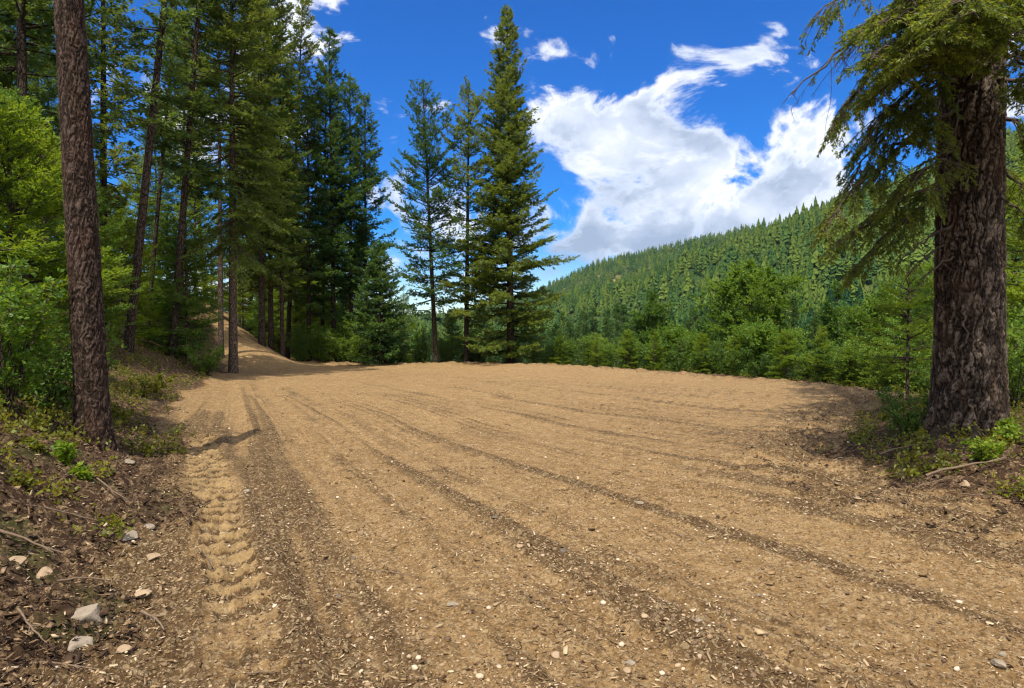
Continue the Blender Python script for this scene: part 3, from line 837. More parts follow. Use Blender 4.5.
for k, a in enumerate([200, 232, 262, 290, 322, 350]):
    a = R(a + rng.uniform(-8, 8)); n = 12; L = rng.uniform(.75, 1.25)
    tt = np.linspace(0, 1, n)
    rr = .36 + tt * L; x = np.cos(a + .25 * np.sin(tt * 3 + k)) * rr; y = np.sin(a + .25 * np.sin(tt * 3 + k)) * rr
    zz = ground_coarse(x + BT.x, y + BT.y) - BT.z + .07 * (1 - tt) ** 2 - .05 * tt + .01
    b = Buf(); add_tube(b, np.stack([x, y, zz], 1), .085 * (1 - tt) ** .7 + .012, 8, 0, .4)
    link('root', b.mesh('root', [M_RB_BIG]), big)

LT = at(93, 7.5, 0)
lt = link('pine_tree', None, None, LT); tag(lt, 'dark slender pine trunk leaning slightly left at the edge of the track', 'tree')
lrad = lambda z: np.interp(z, [-.3, 0, .2, .6, 5, 5.8, 6.0], [.235, .20, .18, .166, .142, .13, .05])
lean = (-.052, .012)
link('trunk', bark_trunk(15, 6.0, lrad, 150, 430, 5.4, .019, .038, lean, .10, .0, [M_RB_PINE]), lt)
rng = np.random.default_rng(9)
for k in range(5):
    z = 5.45 + .1 * k; a = k * 2.4; b = Buf(); p = np.array([lean[0] * z, lean[1] * z, z]); d = np.array([math.cos(a), math.sin(a), -.25])
    add_tube(b, [p + d * .1, p + d * .5, p + d * rng.uniform(.7, 1.0) + np.array([0, 0, -.05])], [.022, .015, .005], 6)
    link('branch', b.mesh('branch', [M_WOOD]), lt)

# ------------------------------------------------------------------ tall conifers
KW = dict(nl=.18, nw=.055, per_m=32, gap=.12, tmax=.65)
def H_of(px, top, d): return ht(px, top, d)
NAMED = []
def tall(px, d, H, label, lean=0, cat='tree', name='fir_tree', **kw):
    k = dict(KW); k.update(kw); k['Rm'] *= k.pop('wide', 1.18); k['r0'] *= .68
    seed = k.pop('seed', int(abs(px) * 7 + d))
    return plant(name, label, cat, conifer(seed, H, **k), at(px, d), 0, 1, (lean, 0))
tall(511, 33.2, H_of(504, 4, 33.2) - .35, 'tallest dense fir at the centre of the clearing edge', lean=-.012, cb=.7, Rm=2.55, wide=1.0, r0=.27, step=.32, nb=7, droop=.34, shape=.88, mat=M_FIR_OLIVE, ragged=.45, per_m=36, tmax=.55, twig=.40)
tall(466, 33.8, H_of(470, 88, 33.8), 'sparse fir directly left of the tallest fir, pale sky between its boughs', lean=.012, mat=M_FIR_OLIVE, cb=2.2, Rm=2.15, r0=.17, step=.50, nb=5, droop=.28, shape=.62, ragged=.45, gap=.16, dead=10)
tall(436, 33.6, H_of(420, 88, 33.6), 'lone blue-green fir leaning left, second left of the tallest fir', lean=-.045, cb=2.4, Rm=2.0, r0=.17, step=.52, nb=5, droop=.22, shape=.62, ragged=.42, gap=.16, mat=M_FIR_DEEP, dead=10, top_el=1.0)
tall(380, 32.4, H_of(380, 243, 32.4), 'short dense young fir with boughs to the ground beside the lone firs', cb=.3, Rm=1.35, r0=.09, step=.26, nb=6, shape=.8, mat=M_FIR_DEEP, cat='tree')
tall(334, 35.5, H_of(328, 34, 35.5), 'tall fir with a sharp top, highest of the clump right of the trail', lean=-.01, cb=3.4, Rm=1.6, r0=.19, step=.46, shape=.66, mat=M_FIR_DEEP, ragged=.4, dead=12)
tall(351, 36.5, H_of(351, 78, 36.5), 'slim fir just right of the sharp-topped fir', cb=4.2, Rm=1.35, r0=.16, shape=.66, step=.44, mat=M_FIR_DEEP, dead=12)
tall(366, 37.5, H_of(367, 98, 37.5), 'bushy fir on the right end of the clump by the trail', cb=2.6, Rm=1.5, r0=.16, shape=.7, step=.42, mat=M_FIR_DEEP)
tall(309, 34.5, H_of(303, 92, 34.5), 'dark fir whose bare trunk stands where the trail meets the clearing', cb=2.6, Rm=1.45, r0=.17, shape=.55, step=.5, dead=14, mat=M_FIR)
tall(322, 38, H_of(316, 70, 38), 'thin fir partly hidden behind the sharp-topped fir', lean=.02, cb=5.5, Rm=1.2, r0=.15, shape=.6, dead=12)
tall(233, 23.5, 16, 'tall spruce at the trail mouth with long olive hanging foliage', lean=.004, cb=4.6, Rm=1.55, r0=.21, step=.36, nb=6, droop=.75, shape=.30, up=.1, mat=M_FIR_OLIVE, nl=.12, nw=.034, per_m=38, gap=.1, dead=16, bark=M_BARK_GREY, twig=.5, name='spruce_tree')
tall(221, 27, 14.5, 'thinner grey trunk directly behind the olive spruce at the trail mouth', cb=8, Rm=1.2, r0=.15, dead=14, bark=M_BARK_GREY, name='spruce_tree', mat=M_FIR_OLIVE)
tall(128, 19, 19, 'thin dark fir trunk leaning right across the sky gap, tallest leaning one', lean=.115, cb=6.5, Rm=1.3, r0=.17, step=.6, nb=4, dead=16, ragged=.5, wide=.9, gap=.14)
tall(146, 23, 15, 'thinner leaning fir between the two larger leaning trunks', lean=.10, cb=5.5, Rm=1.0, r0=.10, step=.55, nb=4, dead=14, wide=.9, gap=.14)
tall(172, 22, 18, 'leaning dark fir trunk left of the olive spruce', lean=.085, cb=5.6, Rm=1.6, r0=.17, step=.46, nb=5, dead=12, wide=.9, gap=.14)
tall(104, 24, 19, 'fir with light feathery top just right of the near pine trunk', lean=.01, cb=3.5, Rm=1.9, r0=.19, step=.5, mat=M_FIR_OLIVE, wide=.9, gap=.14)
tall(26, 17, 17, 'dark fir filling the upper left corner', lean=.0, cb=4.4, Rm=1.8, r0=.2, step=.55, ragged=.4, shape=.5)
tall(-14, 21, 18, 'dark fir cut by the left edge of the view', cb=3, Rm=2.1, r0=.2, step=.5, shape=.5)
tall(262, 31, 21.5, 'dark fir rising straight behind the trail bank, right of the olive spruce', lean=.0, cb=2.8, Rm=1.4, r0=.2, step=.55, mat=M_FIR_OLIVE, shape=.45, dead=14)
tall(271, 33, 21, 'second dark trunk behind the trail bank', cb=3.2, Rm=1.35, r0=.18, mat=M_FIR_OLIVE, step=.5, shape=.45, dead=14)
tall(287, 36, 19, 'fir leaning right behind the trail bank, beside the dark pair', lean=.05, cb=3.4, Rm=1.3, r0=.17, mat=M_FIR_OLIVE, step=.48, shape=.5, dead=14)
tall(282, 31.5, 15, 'slim fir growing at the foot of the trail bank', cb=4.0, Rm=1.15, r0=.14, step=.44, shape=.55, dead=10)

# the shaded stand behind: a few kinds, copied
KIN = [conifer(901, 19, 3.2, 2.2, .13, .46, 5, .3, .5, .17, .05, 26, .14, .4, M_FIR, dead=12),
       conifer(902, 17, 1.6, 2.3, .12, .44, 5, .32, .62, .17, .05, 26, .14, .35, M_FIR_DEEP),
       conifer(903, 21, 6.0, 1.9, .14, .5, 5, .26, .5, .17, .05, 26, .14, .4, M_FIR, dead=18)]
rng = np.random.default_rng(31)
BACK = [(-60, 24), (-20, 30), (12, 27), (40, 36), (182, 41), (206, 44), (240, 52), (250, 42), (276, 47), (292, 44), (300, 56), (318, 52), (338, 50), (362, 54), (-45, 40), (60, 50), (305, 64), (160, 56)]
BACK.sort()
KOBJ = {}
for i, (px, d) in enumerate(BACK):
    k = int(rng.integers(3))
    lab = 'dark conifer in the shaded stand behind the first row, %s from the left' % nth(i)
    if k not in KOBJ: o = KOBJ[k] = plant('fir_tree', lab, 'tree', KIN[k], at(px, d))
    else: o = copy_thing(KOBJ[k]); o['label'] = lab; o.location = at(px, d)
    sc = rng.uniform(.8, 1.1) * (.95 if px < 285 else .66)
    set_pose(o, rng.random() * 6.28, sc, (rng.normal(0, .025), rng.normal(0, .02)))
    o['group'] = 'conifers of the shaded stand'

# ------------------------------------------------------------------ young trees and bushes on the left bank
YNG = [conifer(411, 3.4, .25, 1.25, .045, .20, 6, .10, .75, .075, .022, 60, .065, .3, M_YOUNG, M_BARK_GREY, tmax=.42, up=.12),
       conifer(412, 4.4, .3, 1.25, .05, .24, 6, .16, .8, .075, .022, 56, .07, .35, M_YOUNG, M_BARK_GREY, tmax=.42, up=.12),
       conifer(413, 4.2, .3, 1.15, .05, .22, 6, .22, .85, .085, .025, 50, .07, .3, M_LEAF_DARK, M_BARK_GREY, tmax=.4)]
def young(px, d, k, s, label, rz=0, mat=None):
    o = plant('young_fir', label, 'young tree', YNG[k], at(px, d), rz, s)
    return o
young(12, 9.0, 0, 1.08, 'bright green young fir beside the left edge, its boughs level', 1)
young(-52, 8.2, 1, 1.0, 'bright young fir half out of view at the left edge', 2)
young(46, 12.5, 1, .95, 'bright young fir behind the near pine trunk', 3)
young(124, 21, 0, 1.1, 'bright low young fir just right of the near pine trunk', 4)
young(150, 24.0, 1, .75, 'small bright young fir right of the low one on the bank', 5)
young(187, 22.5, 2, 1.1, 'deep green young fir in front of the dense dark firs on the bank', .5)
young(92, 17.5, 2, 1.0, 'deep green young fir directly behind the near pine trunk', 1.4)
young(20, 15.5, 2, 1.3, 'taller deep green young fir at the back of the left bank', 2.1)
young(66, 18, 1, 1.1, 'pale young fir deep on the bank, left of the leaning trunk', 2.6)
young(168, 24, 2, 1.1, 'dim young fir in the shade between the leaning trunks', 3.3)
plant('shrub', 'leafy bright green bush low by the left edge of the view', 'shrub', shrub(501, 1.35, 1.7, 13, .075, .034, 44, M_LEAF, side=8, arch=.5), at(6, 7.0), parts=('stem', 'foliage'))
plant('shrub', 'small leafy bush in front of the bright young fir at the left', 'shrub', shrub(502, 1.0, 1.3, 10, .065, .03, 40, M_LEAF_DARK, side=8), at(48, 8.2), parts=('stem', 'foliage'))
plant('shrub', 'low wide leafy bush at the foot of the trail spruce', 'shrub', shrub(503, .95, 2.0, 14, .07, .034, 40, M_LEAF, side=8), at(205, 21.6), parts=('stem', 'foliage'))
plant('shrub', 'yellow-green low bush on the bank between the two left trunks', 'shrub', shrub(504, .45, 1.5, 12, .06, .03, 40, M_COVER, side=7), at(150, 15.2), parts=('stem', 'foliage'))
plant('shrub', 'leafy bush behind the base of the near pine trunk', 'shrub', shrub(506, 1.1, 1.6, 11, .07, .034, 38, M_LEAF, side=8), at(70, 9.6), parts=('stem', 'foliage'))

for j, (px, d, k, s, lab) in enumerate([(243, 39, 1, .9, 'small green fir above the top of the trail'), (262, 37.5, 2, .8, 'deep green young fir right of the trail bank top'), (279, 39, 1, .95, 'pale young fir between the dark trunks behind the trail'),
        (296, 38, 0, 1.0, 'bright bushy young fir low behind the trail bank'), (318, 41, 1, 1.1, 'bright young fir between trunks of the clump right of the trail'), (343, 40, 2, 1.0, 'young fir in the gap right of the sharp-topped fir'),
        (212, 36, 1, 1.0, 'pale young fir left of the trail top, in the shade'), (404, 37, 1, .9, 'young fir behind the rim shrubs left of the lone leaning fir'), (452, 38, 2, .8, 'young fir between the two lone sparse firs'), (484, 37, 1, .8, 'pale young fir tucked left behind the tallest fir')]):
    young(px, d, k, s, lab, j)

for j, (px, d, k, s, lab) in enumerate([(266, 43, 1, 1.7, 'tall sunlit young fir deep between the dark pair of trunks'), (300, 42, 0, 2.1, 'broad pale young fir behind the trail bank'), (326, 43.5, 1, 1.8, 'tall pale young fir behind the sharp-topped fir'),
        (250, 47, 0, 2.2, 'pale fir far back above the trail'), (358, 42, 2, 1.7, 'mid green young fir behind the bushy right end of the clump'), (196, 33, 1, 1.5, 'pale young fir between the leaning trunk and the trail, far back'), (140, 30, 1, 1.5, 'pale young fir behind the leaning trunks'), (112, 28, 0, 1.6, 'pale broad young fir deep in the left stand')]):
    young(px, d, k, s, lab, j * 1.3)

# ------------------------------------------------------------------ growth along the far rim of the clearing
SH = [shrub(601, 1.5, 1.7, 10, .085, .042, 34, M_LEAF), shrub(602, 1.2, 1.9, 11, .08, .04, 34, M_LEAF_DARK), shrub(603, 1.9, 1.6, 9, .09, .042, 32, M_LEAF, side=10),
      shrub(604, 1.7, 1.9, 12, .085, .038, 34, M_LEAF_DARK)]
SOBJ = {}
def rim_point(px, out):
    for d in np.arange(6, 70, .15):
        x = (px - 512) / F * d
        if sd_poly(np.array([x]), np.array([d]), EDGE)[0] > out: return d
    return 40.
rng = np.random.default_rng(44)
RIM = []
for px in np.concatenate([np.arange(308, 402, 11.), np.arange(402, 930, 21.0)]):
    RIM.append((px + rng.uniform(-7, 7), rng.uniform(.7, 1.5), rng.uniform(.62, .95)))
for px in np.arange(296, 930, 30.0):
    RIM.append((px + rng.uniform(-9, 9), rng.uniform(2.4, 4.2), rng.uniform(.95, 1.35)))
RIM.sort()
for i, (px, out, s) in enumerate(RIM):
    d = rim_point(px, out) if px > 402 else 33.0 + out * .55
    k = int(rng.integers(4))
    lab = '%s leafy shrub on the far rim of the clearing, %s from the left' % ('low' if s < .95 else 'taller', nth(i))
    if k not in SOBJ: o = SOBJ[k] = plant('shrub', lab, 'shrub', SH[k], at(px, d), parts=('stem', 'foliage'))
    else: o = copy_thing(SOBJ[k]); o['label'] = lab; o.location = at(px, d)
    if d < 16: s *= .75
    set_pose(o, rng.random() * 6.28, s); o['group'] = 'shrubs along the far rim'

BL = [('round green tree, largest of the leafy trees beyond the right rim', 752, 42, 256, 104, .0, M_LEAF),
      ('round leafy tree in the middle of the valley view, darker green', 652, 56, 289, 56, .0, M_LEAF_DARK),
      ('leafy tree right of the largest round tree', 838, 50, 280, 66, .0, M_LEAF_DARK),
      ('low leafy tree left of the largest round tree', 712, 60, 305, 50, .0, M_LEAF_DARK),
      ('pale leafy tree close behind the young fir by the big trunk', 880, 30, 285, 62, .0, M_LEAF),
      ('leafy tree just left of the big trunk, behind the young fir', 925, 26, 262, 70, .0, M_LEAF),
      ('bright small bushy tree right on the rim below the round trees', 678, 29.5, 337, 50, .0, M_LEAF),
      ('bright bushy sapling on the rim below the largest round tree', 764, 25.5, 330, 62, .0, M_LEAF)]
for j, (lab, px, d, top, wpx, _, m) in enumerate(BL):
    H = ht(px, top, d); W = wpx / F * d
    plant('leafy_tree', lab, 'tree', broadleaf(700 + j, H, W, .03 + .012 * H, .15 if d > 35 else .10, .09 if d > 35 else .055, 26 if H > 5 else 15, 60 if d > 35 else 44, m), at(px, d))
def small_fir(px, d, top, wpx, label, mat=M_FIR_DEEP, **kw):
    H = ht(px, top, d)
    k = dict(cb=.2, Rm=wpx / F * d / 2, r0=.03 + .008 * H, step=.28, nb=6, shape=.85, nl=.12, nw=.04, per_m=34, gap=.10, mat=mat); k.update(kw)
    return plant('young_fir', label, 'young tree', conifer(int(abs(px) * 3 + d), H, **k), at(px, d))
small_fir(793, 36, 297, 26, 'narrow dark young fir right of the largest round tree', nb=7)
small_fir(908, 13.6, 264, 92, 'slender sapling fir with flat layered boughs left of the big trunk', M_YOUNG, step=.24, nb=5, nl=.07, nw=.02, per_m=60, gap=.08, shape=.7, droop=.12, up=.08, cb=.75, tmax=.35, bark=M_BARK_GREY, r0=.024)
small_fir(866, 34, 306, 30, 'dark young fir between the leafy trees at the right')
small_fir(815, 44, 312, 26, 'dim young fir behind the narrow dark one')
small_fir(606, 52, 318, 26, 'small conifer at the left end of the valley view')
small_fir(586, 60, 313, 24, 'pointed conifer beside the tallest fir in the valley view')
small_fir(690, 48, 318, 26, 'small pointed conifer under the round trees')
small_fir(632, 46, 322, 24, 'small conifer left of the darker round tree')
small_fir(570, 46, 322, 26, 'low conifer close to the right side of the tallest fir')
young(1040, 13.5, 1, 1.25, 'bright young fir behind the right side of the big trunk', 1)
young(1012, 19, 1, 1.5, 'tall pale young fir farther back, right of the big trunk', 2)
young(1075, 17, 0, 1.6, 'bright young fir at the right edge of the view', 2)
young(930, 22, 2, .95, 'deep green young fir just left of the big trunk, farther back', 2)
plant('shrub', 'bright leafy shrub right of the big trunk', 'shrub', shrub(511, 1.5, 1.8, 11, .075, .036, 38, M_LEAF), at(1016, 11.2), parts=('stem', 'foliage'))
plant('shrub', 'leafy shrub behind the big trunk at the right edge', 'shrub', shrub(512, 1.9, 2.0, 11, .08, .038, 36, M_LEAF), at(1050, 12.5), parts=('stem', 'foliage'))

for j, (px, s) in enumerate([(560, .42), (597, .36), (628, .5), (655, .38), (702, .45), (735, .40), (786, .5), (822, .42), (850, .36), (878, .34)]):
    young(px, rim_point(px, .9), j % 2, s, '%s young fir sprouting among the shrubs of the right rim, %s from the left' % ('little' if s < .45 else 'knee-high', nth(j)), j * 1.9)

# conifers down in the valley, between the rim and the hill
VAL = [conifer(921, 9, .5, 1.6, .12, .5, 6, .25, .8, .24, .09, 12, .22, .3, M_FIR_DEEP), conifer(922, 8, .5, 1.7, .12, .5, 6, .25, .75, .24, .09, 12, .22, .3, M_HILL)]
VO = {}
rng = np.random.default_rng(52)
vs = []
for d in (64, 74, 86, 98, 112, 128, 146):
    for px in np.arange(395 if d > 70 else 540, 1000, 2400 / d):
        vs.append((px + rng.uniform(-10, 10), d + rng.uniform(-5, 5)))
vs.sort()
for i, (px, d) in enumerate(vs):
    k = int(rng.integers(2)); lab = 'valley conifer between the rim shrubs and the wooded hill, %s from the left' % nth(i)
    p = at(px, d, -.2)
    if k not in VO: o = VO[k] = plant('valley_conifer', lab, 'tree', VAL[k], p)
    else: o = copy_thing(VO[k]); o['label'] = lab; o.location = p
    want = CAM_Z + (HOR - (rng.uniform(312, 336) if px > 540 else rng.uniform(330, 342))) / F * d - p[2]
    set_pose(o, rng.random() * 6.28, float(np.clip(want / 8.5, .7, 2.6)) * np.array([.85, .85, 1.0])); o['group'] = 'conifers down in the valley'

# ------------------------------------------------------------------ the wooded hill
def hill_tree(seed, n, H=20., Rm=3.5, fine=1.0):
    """a conifer as it reads from half a kilometre: boughs lying like shingles on a ragged cone"""
    rng = np.random.default_rng(seed)
    t = np.sort(rng.random(n)) ** 1.15
    az = np.arange(n) * 2.39996 + rng.normal(0, .35, n)
    R_ = lambda q: Rm * np.clip(1 - q, 0, 1) ** .78 * np.clip(.55 + 5 * q, 0, 1) + .06
    r = R_(t) * rng.uniform(.78, 1.2, n)
    d = np.stack([np.cos(az), np.sin(az), np.zeros(n)], 1); s = np.stack([-np.sin(az), np.cos(az), np.zeros(n)], 1)
    h = H * (.04 + .92 * t)
    up = H * rng.uniform(.09, .15, n) * fine
    A = d * (R_(np.minimum(t + .13, 1)) * .55)[:, None]; A[:, 2] = np.minimum(h + up, H * 1.01)
    D_ = d * (r * 1.16)[:, None] + s * (rng.normal(0, .15, n) * r)[:, None]; D_[:, 2] = h - H * .03 * rng.uniform(.3, 2, n)
    w = (r * rng.uniform(.38, .66, n) + .15) * fine
    Mx = d * (r * .86)[:, None]; Mx[:, 2] = h + up * .30
    V = np.stack([A, Mx - s * w[:, None], D_, Mx + s * w[:, None]], 1)
    V[:, 1, 2] -= rng.uniform(0, .04, n) * H; V[:, 3, 2] -= rng.uniform(0, .04, n) * H
    return V.reshape(-1, 3), np.arange(n * 4).reshape(-1, 4), np.repeat(np.clip(rng.normal(.5, .25, n), 0, 1), 4)
def hill_points(rng, n, Y0, Y1, u0, u1):
    Y = np.sqrt(rng.random(n) * (Y1 * Y1 - Y0 * Y0) + Y0 * Y0); u = rng.uniform(u0, u1, n)
    x = u * Y
    g = fbm(x / 70., Y / 70., 3, 66) - .16 + .45 * np.clip((u - .33) * 3, 0, 1) * (1 - sstep(Y, 560, 700))
    keep = rng.random(n) > np.clip((g - .42) * 3.5, 0, .93)
    return x[keep], Y[keep]
rng = np.random.default_rng(71)
hx_, hy_ = hill_points(rng, 11500, 155, 1010, -.42, 1.15)
o = np.argsort(hy_ + 4000 * ((hx_ / hy_ < .03) | (hx_ / hy_ > .72)))
hx_, hy_ = hx_[o], hy_[o]
NI = 280
MH = []
for k in range(4):
    V, Q, T = hill_tree(800 + k, 520, 20., (3.7, 4.3, 3.2, 4.7)[k], .55)
    b = Buf(); b.add(V, Q, 0, T); add_tube(b, [(0, 0, -1), (0, 0, 9), (0, 0, 19.5)], [.22, .14, .03], 5, 1)
    MH.append(b.mesh('hill_conifer', [M_HILL, M_BARK_FAR], False))
hz_ = ground_coarse(hx_, hy_)
hs_ = rng.choice([.5, .7, .9, 1.08, 1.35], len(hx_), p=[.2, .25, .25, .2, .1]) * rng.uniform(.85, 1.15, len(hx_)) * (.92 + .25 * perlin(hx_ / 60., hy_ / 60., 67))
for i in range(NI):
    ob = link('hill_conifer', MH[i % 4], None, (hx_[i], hy_[i], hz_[i] - .3), rng.random() * 6.28)
    s = hs_[i]; ob.scale = (s, s, s)
    tag(ob, 'green conifer among the nearest trees on the wooded hillside across the valley', 'tree', 'nearest conifers on the hillside')
fx, fy = hill_points(np.random.default_rng(72), 14000, 1050, 1800, -.5, .7)
fz = ground_coarse(fx, fy)
ax_, ay_, az_ = np.concatenate([hx_[NI:], fx]), np.concatenate([hy_[NI:], fy]), np.concatenate([hz_[NI:], fz])
as_ = np.concatenate([hs_[NI:], rng.uniform(.55, 1.15, len(fx))])
fb = Buf()
lod = [hill_tree(850 + k, n, 20., r) for k, (n, r) in enumerate([(100, 3.9), (100, 4.5), (100, 3.3), (34, 4.4), (34, 3.7)])]
which = np.where(ay_ < 1020, rng.integers(0, 3, len(ax_)), 3 + rng.integers(0, 2, len(ax_)))
tn = np.clip(.30 + .30 * sstep(ax_ / ay_, .2, .55) + .75 * fbm(ax_ / 45., ay_ / 45., 3, 68) + rng.normal(0, .26, len(ax_)), 0, 1)  # per-tree tone, plus sunlit patches and shadowed folds painted in
for k, (V, Q, T) in enumerate(lod):
    m = which == k; c = int(m.sum())
    if not c: continue
    a = rng.random(c) * 6.28; s = as_[m]
    X = (V[None, :, 0] * np.cos(a)[:, None] - V[None, :, 1] * np.sin(a)[:, None]) * s[:, None] + ax_[m][:, None]
    Yv = (V[None, :, 0] * np.sin(a)[:, None] + V[None, :, 1] * np.cos(a)[:, None]) * s[:, None] + ay_[m][:, None]
    Z = V[None, :, 2] * s[:, None] + az_[m][:, None] - .3
    QQ = (Q[None] + (np.arange(c) * len(V))[:, None, None]).reshape(-1, 4)
    fb.add(np.stack([X, Yv, Z], -1).reshape(-1, 3), QQ, 0, np.clip(T[None] * .42 + tn[m][:, None] * .85 - .12, 0, 1).ravel())
tag(link('forest', fb.mesh('forest', [M_HILL], False)), 'dense conifer forest covering the hillside and the ridge behind it', 'forest', None, 'stuff')

# ------------------------------------------------------------------ what lies on the ground
def spread_pts(rng, n, r0, r1, half=43, power=1.0):
    u = rng.random(n) ** power
    r = r0 * (r1 / r0) ** u; th = np.radians(rng.uniform(-half, half, n))
    return np.sin(th) * r, np.cos(th) * r
def surf(x, y):
    z, c = ground_fine(x[None], y[None]); return z[0], c[0]
BOX = np.array([[-1, -1, -1], [1, -1, -1], [1, 1, -1], [-1, 1, -1], [-1, -1, 1], [1, -1, 1], [1, 1, 1], [-1, 1, 1]], float) * .5
BOXF = np.array([[0, 3, 2, 1], [4, 5, 6, 7], [0, 1, 5, 4], [1, 2, 6, 5], [2, 3, 7, 6], [3, 0, 4, 7]])
def flakes(rng, x, y, z, L, W, T, tilt, tint, mat, name):
    n = len(x)
    V = np.repeat(BOX[None], n, 0) * np.stack([L, W, T], 1)[:, None]
    V[:, :, :2] *= rng.uniform(.45, 1.15, (n, 8, 2))
    V[:, :, 2] += (np.abs(V[:, :, 0]) ** 2 / np.maximum(L, 1e-4)[:, None]) * rng.uniform(-.7, .9, n)[:, None]
    V += rng.normal(0, .06, V.shape) * W[:, None, None]
    a = rng.random(n) * 6.28; p = rng.normal(0, tilt, n); q = rng.normal(0, tilt, n)
    V[:, :, 2] += V[:, :, 0] * np.tan(np.clip(p, -1, 1))[:, None] + V[:, :, 1] * np.tan(np.clip(q, -1, 1))[:, None]
    X = V[:, :, 0] * np.cos(a)[:, None] - V[:, :, 1] * np.sin(a)[:, None] + x[:, None]
    Y = V[:, :, 0] * np.sin(a)[:, None] + V[:, :, 1] * np.cos(a)[:, None] + y[:, None]
    Z = V[:, :, 2] + (z + T * .4 + .002)[:, None]
    b = Buf(); F_ = (BOXF[None] + (np.arange(n) * 8)[:, None, None]).reshape(-1, 4)
    b.add(np.stack([X, Y, Z], -1).reshape(-1, 3), F_, 0, np.repeat(tint, 8))
    return b.mesh(name, [mat], False)
ICO_V = None
def ico():
    p = (1 + 5 ** .5) / 2
    v = norm(np.array([(-1, p, 0), (1, p, 0), (-1, -p, 0), (1, -p, 0), (0, -1, p), (0, 1, p), (0, -1, -p), (0, 1, -p), (p, 0, -1), (p, 0, 1), (-p, 0, -1), (-p, 0, 1)], float))
    f = np.array([(0, 11, 5), (0, 5, 1), (0, 1, 7), (0, 7, 10), (0, 10, 11), (1, 5, 9), (5, 11, 4), (11, 10, 2), (10, 7, 6), (7, 1, 8), (3, 9, 4), (3, 4, 2), (3, 2, 6), (3, 6, 8), (3, 8, 9), (4, 9, 5), (2, 4, 11), (6, 2, 10), (8, 6, 7), (9, 8, 1)])
    return v, f
IV, IF = ico()

# wood chips over the graded soil
rng = np.random.default_rng(101)
x, y = spread_pts(rng, 95000, 2.5, 32, 43, .80)
z, c = surf(x, y)
patch = fbm(x / .9, y / .9, 3, 111)
k = rng.random(len(x)) < np.clip(.40 + .75 * c[:, 2] + .7 * patch, .10, 1) * (1 - .40 * c[:, 0])
x, y, z = x[k], y[k], z[k]; n = len(x)
L = np.exp(rng.normal(math.log(.0165), .52, n)); L = np.clip(L, .006, .085)
tag(link('wood_chips', flakes(rng, x, y, z, L, L * rng.uniform(.10, .42, n), L * .10 + .0012, .24, rng.random(n) ** 1.25, M_CHIP, 'wood_chips')), 'pale wood chips and bark slivers strewn over the graded soil', 'wood chips', None, 'stuff')
# gravel
x, y = spread_pts(rng, 22000, 2.5, 26, 43, .85)
z, c = surf(x, y)
patch = fbm(x / .7, y / .7, 3, 121)
k = (rng.random(len(x)) < np.clip(.35 + .4 * c[:, 2] + .9 * patch, .05, 1)) & (c[:, 0] < .8)
x, y, z = x[k], y[k], z[k]; n = len(x)
s = np.clip(np.exp(rng.normal(math.log(.0062), .5, n)), .003, .026)
V = IV[None] * (s[:, None, None] * rng.uniform(.65, 1.25, (n, 1, 3))) * rng.uniform(.8, 1.2, (n, 12, 1)); V[:, :, 2] *= .7
a = rng.random(n) * 6.28
P = np.stack([V[:, :, 0] * np.cos(a)[:, None] - V[:, :, 1] * np.sin(a)[:, None] + x[:, None], V[:, :, 0] * np.sin(a)[:, None] + V[:, :, 1] * np.cos(a)[:, None] + y[:, None], V[:, :, 2] + (z + s * .25)[:, None]], -1)
b = Buf(); b.add(P.reshape(-1, 3), (IF[None] + (np.arange(n) * 12)[:, None, None]).reshape(-1, 3), 0, np.repeat(rng.random(n), 12))
tag(link('gravel', b.mesh('gravel', [M_PEB], False)), 'small gravel and clods scattered over the graded soil', 'gravel', None, 'stuff')
# dead leaves, bark flakes and needles on the banks
x, y = spread_pts(rng, 75000, 2.6, 34, 45, .9)
z, c = surf(x, y)
se0 = sd_poly(x, y, EDGE)
k = (c[:, 0] > .35) | ((se0 > -1.1) & (rng.random(len(x)) < .55))
x, y, z = x[k], y[k], z[k]; n = len(x)
L = np.clip(np.exp(rng.normal(math.log(.028), .45, n)), .010, .085)
tag(link('leaf_litter', flakes(rng, x, y, z + rng.uniform(0, .015, n), L, L * rng.uniform(.10, .6, n), L * .04 + .001, .34, rng.random(n) ** 1.5, M_DEAD, 'leaf_litter')), 'dead leaves, bark flakes and twigs covering the shaded banks', 'leaf litter', None, 'stuff')
# low green plants
x, y = spread_pts(rng, 11000, 4.5, 34, 45, .8)
z, c = surf(x, y)
g = fbm(x / .9, y / .9, 3, 131)
sl = sd_poly(x, y, FOOT); se = sd_poly(x, y, EDGE)
k = (c[:, 0] > .5) & (g + .5 * sstep(np.hypot(x, y), 5, 12) + .30 * sstep(np.maximum(sl, se), .2, 1.5) > .38)
x, y, z = x[k], y[k], z[k]; n = len(x)
m = 4
k = np.repeat(np.arange(n), m)
P0 = np.stack([x[k] + rng.normal(0, .05, n * m), y[k] + rng.normal(0, .05, n * m), z[k] - .01], 1)
P1 = P0 + np.stack([rng.normal(0, .06, n * m), rng.normal(0, .06, n * m), rng.uniform(.04, .20, n * m)], 1)
b = Buf(); add_needles(b, rng, P0, P1, 40, .055, .028, (40, 95), 1, 0, np.clip(.6 * rng.random(n)[k] + .4 * rng.random(n * m), 0, 1), 4, .5)
tag(link('ground_cover', b.mesh('ground_cover', [M_COVER])), 'low yellow-green plants growing through the litter on the banks', 'ground cover', None, 'stuff')

